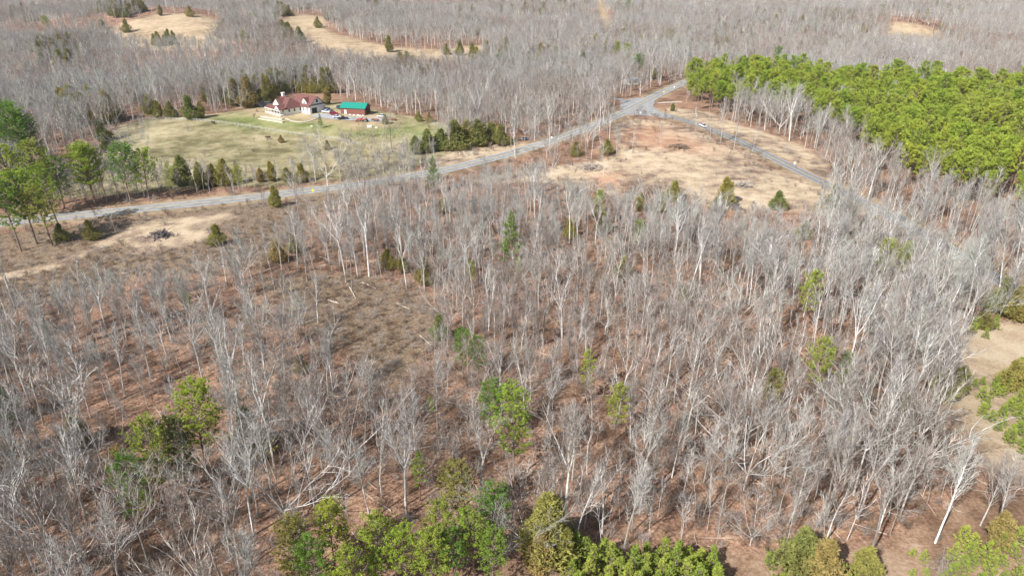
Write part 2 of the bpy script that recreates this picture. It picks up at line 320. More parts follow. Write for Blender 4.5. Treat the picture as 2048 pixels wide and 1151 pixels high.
WHITEP = M('white_road_paint', (.72, .72, .70), .7); YELP = M('yellow_road_paint', (.70, .55, .18), .7)
CONC = M('pale_concrete', (.62, .57, .50), .9, .15, .8)
dense = lambda l: smooth(l, 3)
ML, SL = dense(MAIN_ROAD), dense(SIDE_ROAD)
road = strip(ML, [-3.9, -1.9, 0, 1.9, 3.9], .14, ASPH, 'road', kind='structure')
for o in (-3.35, 3.35): strip(ML, [o - .09, o + .09], .15, WHITEP, 'edge_line', road)
for o in (-.16, .16): strip(ML, [o - .07, o + .07], .157, YELP, 'centre_line', road)
road2 = strip(SL, [-3.0, -1.5, 0, 1.5, 3.0], .10, ASPH2, 'side_road', kind='structure')
for o in (-.15, .15): strip(SL, [o - .06, o + .06], .112, YELP, 'centre_line', road2)
for o in (-2.75, 2.75): strip(SL, [o - .06, o + .06], .108, WHITEP, 'edge_line', road2)
strip(dense(LANE), [-2.2, 0, 2.2], .09, ASPH, 'lane', kind='structure')
# widened mouth of the junction
JP = wpoly([(1258, 230), (1240, 214), (1246, 200), (1272, 196), (1300, 196), (1310, 200), (1306, 214), (1316, 222), (1345, 232), (1335, 238), (1300, 232)])
mb = MB(); cx = sum(p[0] for p in JP) / len(JP); cy = sum(p[1] for p in JP) / len(JP)
for i in range(len(JP)):
    a, b = JP[i - 1], JP[i]
    for s0, s1 in ((0, .5), (.5, 1)):
        P = lambda q, s: (cx + (q[0] - cx) * s, cy + (q[1] - cy) * s, H(cx + (q[0] - cx) * s, cy + (q[1] - cy) * s) + .118)
        if s0 == 0: mb.tri(P(a, 0), P(a, s1), P(b, s1))
        else: mb.quad(P(a, s0), P(a, s1), P(b, s1), P(b, s0))
mb.build('junction', ASPH, kind='structure')

# ------------------------------------------------------------------ bare trees
UP = Vector((0, 0, 1))
def rdir(d, angle, az):
    a = d.orthogonal().normalized(); b = d.cross(a); return (d * math.cos(angle) + (a * math.cos(az) + b * math.sin(az)) * math.sin(angle)).normalized()
def limb(mb, rg, p, d, Ln, r, nseg, sides, wander, trop, mi, tip=.35, tt=True):
    pts = [p.copy()]; rs = [r]
    for k in range(nseg):
        d = (d + Vector((rg.gauss(0, 1), rg.gauss(0, 1), rg.gauss(0, 1))) * wander + UP * trop).normalized()
        p = p + d * (Ln / nseg); pts.append(p.copy()); rs.append(r * (1 - (1 - tip) * (k + 1) / nseg))
    if sides: mb.tube(pts, rs, sides, mi)
    return pts, rs, d
def blade(mb, rg, p, d, Ln, w, mi):
    s = d.cross(Vector((rg.gauss(0, 1), rg.gauss(0, 1), rg.gauss(0, 1)))).normalized() * w / 2
    mb.tri(tuple(p - s), tuple(p + s), tuple(p + d * Ln), mi)
def at_(pts, t):
    x = t * (len(pts) - 1); i = min(int(x), len(pts) - 2); return pts[i].lerp(pts[i + 1], x - i), (pts[i + 1] - pts[i]).normalized()
def twigs(mb, rg, pts, L2, n3, n4, tw=1.):
    """fine branches and twigs along a branch"""
    for i in range(n3):
        t = .25 + .75 * (i + rg.random()) / n3; p, d = at_(pts, t)
        dd = rdir(d, rg.uniform(.45, .95), rg.uniform(0, 6.28)); dd = (dd + UP * .25).normalized()
        l3 = L2 * rg.uniform(.35, .6) * (1.15 - .5 * t)
        blade(mb, rg, p, dd, l3, .055 * tw, 1); blade(mb, rg, p, dd, l3, .05 * tw, 0)
        for k in range(n4):
            q = p + dd * l3 * rg.uniform(.2, 1.); e = rdir(dd, rg.uniform(.3, .9), rg.uniform(0, 6.28)); e = (e + UP * .2).normalized()
            blade(mb, rg, q, e, l3 * rg.uniform(.4, .85), .032 * tw, 0)
def hardwood(seed, Ht, style):
    rg = random.Random(seed); T = MB(); C = MB(); TB = []
    if style == 'spread': fork, nl, la, lr, tr = .22, 6, (.55, 1.15), .5, .19
    elif style == 'vase': fork, nl, la, lr, tr = rg.uniform(.42, .56), 4, (.16, .42), .5, .18
    elif style == 'tall': fork, nl, la, lr, tr = .92, 0, (0, 0), 0, .155
    else: fork, nl, la, lr, tr = .95, 0, (0, 0), 0, .095
    pts, rs, d = limb(T, rg, Vector((0, 0, -.4)), Vector((rg.gauss(0, .03), rg.gauss(0, .03), 1)).normalized(), Ht * fork + .4, tr * Ht / 18, 9 if style in ('tall', 'slim') else 5, 7, .035, .03, 0, tip=.12 if nl == 0 else .7)
    seconds = []
    if nl:
        az = rg.uniform(0, 6.28)
        for i in range(nl):
            st, sdv = at_(pts, 1 - .25 * rg.random() * (i > 1)); az += 6.28 / nl * rg.uniform(.75, 1.25)
            ang_ = rg.uniform(*la); ll = Ht * (1 - fork) * rg.uniform(.85, 1.1) / max(.75, math.cos(ang_))
            q, r2, dd = limb(T, rg, st, rdir(UP, ang_, az), ll, rs[-1] * rg.uniform(.55, .75), 6, 5, .10, .07, 0, tip=.15)
            nb = 8 if style == 'vase' else 9
            for k in range(nb):
                t = .18 + .8 * (k + rg.random()) / nb; seconds.append((q, t, r2[0], ll, .30))
            twigs(C, rg, q[-3:], ll * .3, 5, 5)
    else:
        nb = 30 if style == 'tall' else 16; t0 = .42 if style == 'tall' else .35
        for k in range(nb):
            t = t0 + (1 - t0) * (k + rg.random()) / nb; seconds.append((pts, t, rs[0] * .55, Ht * (.42 if style == 'tall' else .31), 1.))
        if style == 'tall':
            for k in range(5): seconds.append((pts, rg.uniform(.2, .45), rs[0] * .2, Ht * .18, 1.))
    for (q, t, r0, ll, f2) in seconds:
        p, dv = at_(q, t)
        if f2 == 1.:
            sz = ll * (1 - t) ** .6 * rg.uniform(.55, 1.) + .8; a2 = rg.uniform(.4, .85) - .3 * t
        else: sz = ll * rg.uniform(.28, .5) * (1.2 - .6 * t); a2 = rg.uniform(.45, .9)
        q2, r3, d2 = limb(C, rg, p, (rdir(dv, a2, rg.uniform(0, 6.28)) + UP * .15).normalized(), sz, max(.03, min(r0 * .45, sz * .019)), 3, 3, .14, .10, 1, tip=.3)
        n3 = max(3, int(sz * 2.3)); twigs(C, rg, q2, sz * .75, min(n3, 11), 5)
    return T, C
STY = [('tall', 18.5), ('tall', 17), ('tall', 19.5), ('vase', 18), ('vase', 17), ('vase', 19.5), ('slim', 12), ('slim', 10.5), ('slim', 13.5), ('spread', 14), ('spread', 15.5), ('tall', 16)]
HW = []
for i, (s, h) in enumerate(STY):
    T, C = hardwood(100 + i, h, s); HW.append((T.mesh('trunk', BARK), C.mesh('crown', [TWIG2 if i in (1, 4, 7, 10, 11) else TWIG, BARK]), s, h))
shapes = {}
def shape_collection(key, pairs):
    """joined shapes that the woodland masses are laid out with"""
    c = bpy.data.collections.new(key)
    for i, meshes in enumerate(pairs):
        v = []; f = []; mi = []; mats = []
        for me in meshes:
            base = len(v); off = len(mats); mats += list(me.materials); v += [tuple(x.co) for x in me.vertices]
            f += [tuple(base + k for k in p.vertices) for p in me.polygons]; mi += [off + p.material_index for p in me.polygons]
        m = bpy.data.meshes.new(key); m.from_pydata(v, [], f)
        for x in mats: m.materials.append(x)
        m.polygons.foreach_set('material_index', mi); m.update()
        c.objects.link(bpy.data.objects.new('%s.%03d' % (key, i), m))
    shapes[key] = c
def scatter(name, key, pts, label, cat):
    """pts: x, y, z, tilt x, tilt y, spin, scale, which shape -> ONE stuff object"""
    P = np.array(pts, float); me = bpy.data.meshes.new(name); me.vertices.add(len(P)); me.vertices.foreach_set('co', P[:, :3].ravel()); me.update()
    me.attributes.new('turn', 'FLOAT_VECTOR', 'POINT').data.foreach_set('vector', P[:, 3:6].ravel())
    me.attributes.new('size', 'FLOAT', 'POINT').data.foreach_set('value', P[:, 6].ravel()); me.attributes.new('which', 'INT', 'POINT').data.foreach_set('value', P[:, 7].astype(np.int32))
    o = obj(name, me, label=label, cat=cat, kind='stuff')
    ng = bpy.data.node_groups.new(name, 'GeometryNodeTree'); ng.interface.new_socket('Geometry', in_out='INPUT', socket_type='NodeSocketGeometry'); ng.interface.new_socket('Geometry', in_out='OUTPUT', socket_type='NodeSocketGeometry')
    N = ng.nodes; gi = N.new('NodeGroupInput'); go = N.new('NodeGroupOutput'); ci = N.new('GeometryNodeCollectionInfo'); ci.inputs[0].default_value = shapes[key]; ci.inputs[1].default_value = True; ci.inputs[2].default_value = True
    ip = N.new('GeometryNodeInstanceOnPoints'); ip.inputs['Pick Instance'].default_value = True
    def na(nm, t): a = N.new('GeometryNodeInputNamedAttribute'); a.data_type = t; a.inputs[0].default_value = nm; return a.outputs[0]
    e = N.new('FunctionNodeEulerToRotation'); K = ng.links
    K.new(gi.outputs[0], ip.inputs['Points']); K.new(ci.outputs[0], ip.inputs['Instance']); K.new(na('which', 'INT'), ip.inputs['Instance Index'])
    K.new(na('turn', 'FLOAT_VECTOR'), e.inputs[0]); K.new(e.outputs[0], ip.inputs['Rotation']); K.new(na('size', 'FLOAT'), ip.inputs['Scale']); K.new(ip.outputs[0], go.inputs[0])
    md = o.modifiers.new('layout', 'NODES'); md.node_group = ng; return o
shape_collection('bare_shape', [(a, b) for a, b, _, _ in HW])

# ------------------------------------------------------------------ evergreens
def tuft(mb, rg, p, size, nb, w, mi=0, up=.35, bias=None):
    for k in range(nb):
        d = Vector((rg.gauss(0, 1), rg.gauss(0, 1), rg.gauss(0, 1))).normalized(); d = (d + UP * up + (bias * .4 if bias else Vector())).normalized()
        blade(mb, rg, p - d * size * .15, d, size * rg.uniform(.7, 1.15), w, mi)
def pine(seed, Ht, base, rad_, nb, dens=9, tsz=.62, droop=0., full=False):
    rg = random.Random(seed); T = MB(); C = MB()
    pts, rs, d = limb(T, rg, Vector((0, 0, -.4)), UP.copy(), Ht * .97 + .4, .017 * Ht * .65, 8, 7, .02, .02, 0, tip=.12)
    for k in range(3 + int(base * 6)):   # dead stubs below the crown
        p, dv = at_(pts, rg.uniform(base * .5, base)); limb(T, rg, p, rdir(UP, rg.uniform(1.1, 1.6), rg.uniform(0, 6.28)), rg.uniform(.5, 1.6), .035, 2, 3, .1, 0, 0)
    for k in range(nb):
        u = (k + rg.random()) / nb; t = base + (1 - base) * u; p, dv = at_(pts, t)
        prof = max(.05, math.sin(math.pi * min(.97, .14 + .80 * u))) ** .7 if not full else (1 - u) ** .8
        ln = rad_ * prof * rg.uniform(.6, 1.12) + .35
        az = k * 2.4 + rg.uniform(-.4, .4); q, r2, d2 = limb(T, rg, p, rdir(UP, rg.uniform(.95, 1.45) - .55 * u + droop, az), ln, .02 + .012 * ln, 3, 3, .08, .10, 0, tip=.3)
        nt_ = max(2, int(ln * 3.6))
        for j in range(nt_):
            s = .42 + .58 * ((j + rg.random()) / nt_) ** .7; c, dd = at_(q, min(s, 1)); c = c + Vector((rg.gauss(0, 1), rg.gauss(0, 1), rg.gauss(0, .6))) * .07 * ln
            tuft(C, rg, c, tsz * rg.uniform(.8, 1.2), dens, tsz * .36, up=.6, bias=dd)
    tuft(C, rg, Vector(pts[-1]), tsz, 14, tsz * .3)
    return T, C
def cedar(seed, Ht, rad_, n_):
    rg = random.Random(seed); T = MB(); C = MB()
    limb(T, rg, Vector((0, 0, -.3)), UP.copy(), Ht * .9, .02 * Ht, 5, 6, .02, .02, 0, tip=.15)
    lob = [(rg.uniform(0, 6.28), rg.uniform(.05, .95), rg.uniform(.45, 1.5)) for _ in range(16)]; lean = (rg.gauss(0, .05), rg.gauss(0, .05))
    for k in range(n_):
        u = rg.random() ** 1.25; z = Ht * (.05 + .95 * u); az = rg.uniform(0, 6.28)
        prof = (1 - u) ** .58 * min(1, .5 + 2.4 * u); f = 1.
        for la, lz, ls in lob: f += (ls - 1) * math.exp(-((math.cos(az - la) - 1) ** 2) * 4 - ((u - lz) * 7) ** 2)
        r = rad_ * prof * max(.2, f) * (rg.uniform(.2, 1.35) ** .5)
        p = Vector((math.cos(az) * r + lean[0] * z, math.sin(az) * r + lean[1] * z, z + rg.gauss(0, .28))); out = Vector((math.cos(az), math.sin(az), .9)).normalized()
        tuft(C, rg, p, .55 * Ht / 8, 5, .20 * Ht / 8, up=.3, bias=out * 1.8)
    return T, C
def ev(pair, mat, k=''): return (pair[0].mesh('trunk', PBARK), pair[1].mesh('crown', mat))
PN = [ev(pine(200 + i, h, b, r, n_), NEEDLE) + (h,) for i, (h, b, r, n_) in enumerate([(17, .50, 3.4, 52), (16, .46, 3.6, 54), (18, .56, 3.3, 48), (16.5, .52, 3.8, 54), (17.5, .45, 3.1, 54), (15.5, .48, 3.4, 50)])]
PB = [ev(pine(220 + i, h, b, r, n_, 15, .40, full=(i == 2)), m) + (h,) for i, (h, b, r, n_, m) in enumerate([(19, .33, 4.5, 78, NEEDLE), (18, .36, 4.6, 74, NEEDLE2), (15, .15, 3.8, 80, NEEDLE2), (15, .35, 2.3, 52, NEEDLE), (18, .36, 4.5, 76, NEEDLE), (15, .25, 4.2, 84, CEDAR)])]
CD = [ev(cedar(240 + i, h, r, 1500), CEDAR) + (h,) for i, (h, r) in enumerate([(8, 2.5), (9, 2.3), (7.5, 3.1), (9.5, 2.8)])]
YP = [ev(pine(260 + i, h, .08, r, 44, 11, .34, full=True), YOUNG) + (h,) for i, (h, r) in enumerate([(3.6, 1.15), (3.0, 1.1), (4.2, 1.2), (2.6, 1.0)])]
shape_collection('pine_shape', [(a, b) for a, b, _ in PN]); shape_collection('cedar_shape', [(a, b) for a, b, _ in CD + PB[3:4]])
def bush(seed, ht, spread, n1, mat=BRUSHM):
    rg = random.Random(seed); C = MB()
    for k in range(n1):
        az = rg.uniform(0, 6.28); d = rdir(UP, rg.uniform(.1, spread), az); b = Vector((rg.gauss(0, .25), rg.gauss(0, .25), -.05)); l = ht * rg.uniform(.6, 1.1)
        blade(C, rg, b, d, l, .05, 0)
        for j in range(7):
            q = b + d * l * rg.uniform(.25, .9); e = (rdir(d, rg.uniform(.3, .8), rg.uniform(0, 6.28)) + UP * .1).normalized(); l2 = l * rg.uniform(.25, .5); blade(C, rg, q, e, l2, .035, 0)
            for m_ in range(2): blade(C, rg, q + e * l2 * rg.uniform(.3, .9), rdir(e, .6, rg.uniform(0, 6.28)), l2 * .6, .028, 0)
    return C.mesh('brush', mat)
def stick(seed):
    rg = random.Random(seed); C = MB(); L_ = rg.uniform(2, 6); p, r, d = limb(C, rg, Vector((0, 0, .08)), Vector((1, 0, .02)), L_, rg.uniform(.04, .09), 3, 4, .06, 0, 0)
    for k in range(4): blade(C, rg, at_(p, rg.random())[0], rdir(Vector((1, 0, .2)).normalized(), .7, rg.uniform(0, 6.28)), L_ * .3, .05, 0)
    return C.mesh('stick', DEAD)
shape_collection('brush_shape', [(bush(300 + i, h, s, n1),) for i, (h, s, n1) in enumerate([(1.0, 1.2, 16), (1.6, .8, 16), (2.6, .55, 14), (3.8, .4, 12)])] + [(stick(320 + i),) for i in range(3)])

# ------------------------------------------------------------------ hand-placed evergreens: crown centre in the photo, size factor, which shape
LAND = []          # landmarks for telling the trees of the wood apart: px, py, phrase
HIDE = []; TREES = []         # world x, y, radius kept free
def put(kind, src, x, y, s, label, cat, group=None, rz=None, tilt=None):
    z = H(x, y); t = thing(kind, label, cat, (x, y, z), rz if rz is not None else rnd.uniform(0, 6.28), group)
    t.scale = (s, s, s)
    if tilt: t.rotation_euler = (tilt[0], tilt[1], t.rotation_euler.z)
    obj('trunk', src[0], t); obj('crown', src[1], t); return t
def fit_h(x, y, topy):
    for h_ in np.arange(4, 30, .25):
        if to_px(x, y, H(x, y) + h_)[1] <= topy: return float(h_)
    return 28.
FEET = {170: (192, 412, 292), 225: (262, 406, 290), 285: (300, 402, 302), 332: (345, 399, 328), 118: (130, 418, 318), 478: (482, 388, 332)}   # roadside pines whose foot shows in the photo: foot x, foot y, top y
def crown_at(px, py, Ht, frac=.76): return gp(px, py, Ht * frac)
PINES = [  # px, py, scale, shape, label, short phrase
 (1022, 475, 1.1, 2, 'dark green conical pine standing alone among grey trees, middle of the wood', 'the dark conical pine'),
 (866, 345, .9, 2, 'blue green pine on the near side of the road, below the row of cedars', 'the blue-green pine by the road'),
 (924, 688, .62, 1, 'round green pine, left of the close pair right of the brown opening', 'the pine pair by the brown opening'),
 (955, 702, .55, 1, 'round green pine, right of the close pair right of the brown opening', None),
 (985, 798, .85, 1, 'darker rounded pine touching the upper left of the biggest pine crown', None),
 (1028, 835, 1.1, 4, 'biggest bright green pine crown, centre of the lower wood', 'the biggest green pine'),
 (1235, 800, .72, 0, 'yellow green pine standing alone right of the biggest pine', 'the lone yellow-green pine'),
 (1175, 732, .72, 3, 'narrow dark pine above and left of the lone yellow green pine', 'the narrow dark pine'),
 (915, 968, 1.0, 5, 'broad soft olive pine above the bottom row of pines', 'the broad olive pine'),
 (990, 1008, .8, 1, 'dark green pine right of the broad olive pine', None),
 (385, 825, 1.2, 4, 'tallest bright green pine of the lower left clump, at its upper right', 'the tall pine of the lower left clump'),
 (350, 880, 1.05, 5, 'olive pine just below the tallest pine of the lower left clump', None),
 (290, 895, 1.0, 0, 'green pine in the middle of the lower left clump', None),
 (310, 930, .75, 3, 'narrow green pine in the lower left clump, right of its middle', None),
 (258, 965, .9, 1, 'dark green pine at the lower left end of the lower left clump', 'the dark pine of the lower left clump'),
 (235, 925, .7, 5, 'dull olive pine at the left edge of the lower left clump', None),
 (270, 1000, .6, 3, 'small narrow pine at the bottom of the lower left clump', None),
 (655, 1042, .78, 4, 'dark round-topped pine, highest of the bottom row left of its middle', 'the round-topped pine in the bottom row'),
 (585, 1090, .95, 5, 'wide olive pine at the left end of the bottom row', 'the wide olive pine at the bottom'),
 (628, 1118, .8, 1, 'dark green pine right of the wide olive pine at the bottom', None),
 (693, 1068, .6, 3, 'slim bright pine right of the round-topped pine in the bottom row', None),
 (752, 1070, .85, 0, 'full green pine in the middle of the bottom row', 'the full pine of the bottom row'),
 (806, 1092, .8, 4, 'green pine right of the middle of the bottom row', None),
 (745, 1130, .75, 3, 'small pine cut by the bottom edge below the full pine', None),
 (690, 1135, .75, 0, 'pine cut by the bottom edge under the round-topped pine', None),
 (836, 930, .75, 3, 'slim yellow green pine left of the broad olive pine', None),
 (872, 1045, .72, 0, 'bright green pine below the broad olive pine', None),
 (862, 1098, .8, 4, 'pine in the bottom row below the bright green one', None),
 (905, 1100, .7, 1, 'dark pine left of the white dead tree in the bottom row', None),
 (945, 1062, .75, 4, 'green pine above the white dead tree in the bottom row', None),
 (985, 1095, .7, 1, 'dark pine right of the white dead tree in the bottom row', None),
 (1640, 720, .72, 0, 'compact yellow green pine in the right half of the wood', 'the compact yellow-green pine at right'),
 (1690, 728, .5, 1, 'smaller dim pine just right of the compact yellow green pine', None),
 (1622, 575, .75, 0, 'flat-topped bright pine above the compact yellow green pine', 'the flat-topped pine at right'),
 (1276, 460, .55, 4, 'small round bright pine in the upper middle of the wood', 'the small round bright pine'),
 (1196, 402, .6, 0, 'leaning bright green pine just below the cleared ground', 'the bright pine below the cleared ground'),
 (1775, 505, .72, 4, 'left olive green pine of the pair by the hidden side road', 'the pine pair near the side road'),
 (1812, 512, .6, 0, 'right olive green pine of the pair by the hidden side road', None),
 (1545, 768, .6, 5, 'dim olive pine half hidden by twigs left of the compact pine', None),
 (372, 597, .5, 3, 'small slim bright pine in the left part of the wood', 'the small slim pine at left'),
 (940, 540, .4, 0, 'tiny bright pine top left of and below the dark conical pine', None),
 (1036, 530, .42, 3, 'tiny yellow green pine just below the dark conical pine', None),
 (864, 806, .4, 3, 'tiny bright pine left of the biggest pine crown', None),
 (1366, 590, .35, 5, 'tiny dull pine among the bare crowns near the flat-topped pine', None),
 (1808, 802, .35, 0, 'tiny yellow green pine top under the big white tree at right', None),
 (18, 335, 1.3, 4, 'huge bright pine at the left edge above the road', 'the huge pines at the left edge'),
 (62, 330, 1.25, 0, 'huge bright pine, second from the left edge above the road', None),
 (40, 385, 1.2, 4, 'tall pine leaning over the shaded road at the left edge', None),
 (92, 370, 1.05, 0, 'smaller bright pine right of the huge pines above the road', None),
 (10, 405, 1.1, 1, 'dark pine low at the left edge over the shaded road', None), (78, 405, .95, 0, 'low pine below the huge pair, over the shaded road', None), (118, 352, 1.0, 1, 'darker pine between the huge pines and the tall round ones', None),
 (170, 322, 1.25, 4, 'first tall round pine left of the pasture along the road', 'the tall round pines along the road'),
 (225, 322, 1.22, 1, 'dark tall pine, second of the three round ones by the road', None),
 (285, 335, 1.15, 4, 'tall round pine, third of the three by the road', None),
 (332, 352, 1.05, 3, 'slim bright pine right of the three tall round ones', None),
 (478, 352, .6, 0, 'bright round pine at the right end of the roadside line', 'the right end of the roadside pines'),
 (22, 255, 1.5, 1, 'very dark dense pine clump top at the far left edge', 'the very dark pine at the left edge'),
 (5, 240, 1.4, 1, 'very dark pine cut by the left edge beyond the pasture', None),
 (48, 268, 1.3, 1, 'very dark pine right of the other two beyond the pasture', None),
 (640, 240, .46, 2, 'small neat round pine on the lawn in front of the white house', 'the small pine on the lawn'),
 (1280, 125, 1.0, 1, 'dark green pine in the far wood left of the junction', 'the far dark pines above the junction'),
 (1256, 103, 1.0, 4, 'green pine behind the dark one in the far wood', None),
 (1236, 98, .9, 0, 'green pine left of the two above the junction', None),
 (92, 42, 1.0, 4, 'far lone pine at the upper left of the picture', None),
 (1258, 10, 1.1, 1, 'farthest green pine near the pale track at the top', None),
 (1120, 5, 1.1, 4, 'green pine at the top edge left of the pale track', None),
 (170, 5, 1.2, 4, 'bright pine at the top edge above the left hill', None),
 (485, 70, 1.0, 3, 'slim pine between the two golden hills', None),
 (1555, 108, 1.0, 1, 'slim dark pine beyond the pine plantation', None)]
for px, py, s, k, lab, ph in PINES:
    if py > 780: s *= .84
    src = PB[k]; s *= 1.08; Ht = src[2] * s; x, y = crown_at(px, py, Ht, .72 if k not in (2,) else .55)
    if px in FEET and py < 400: x, y = gp(*FEET[px][:2]); s = fit_h(x, y, FEET[px][2]) / src[2]
    put('pine_tree', src, x, y, s, lab, 'pine tree', 'pines scattered through the bare woods'); TREES.append((x, y, 2.6 * s)); HIDE.append((px, py, 1365 * 3.7 * s / math.hypot(x, y, CH), y))
    if px < 300 and py < 420:
        tt = [o for o in COL.objects if o.get('label') == lab][0]; tt.scale = (tt.scale[0] * 1.3, tt.scale[1] * 1.3, tt.scale[2])
    if ph: LAND.append((px, py, ph))
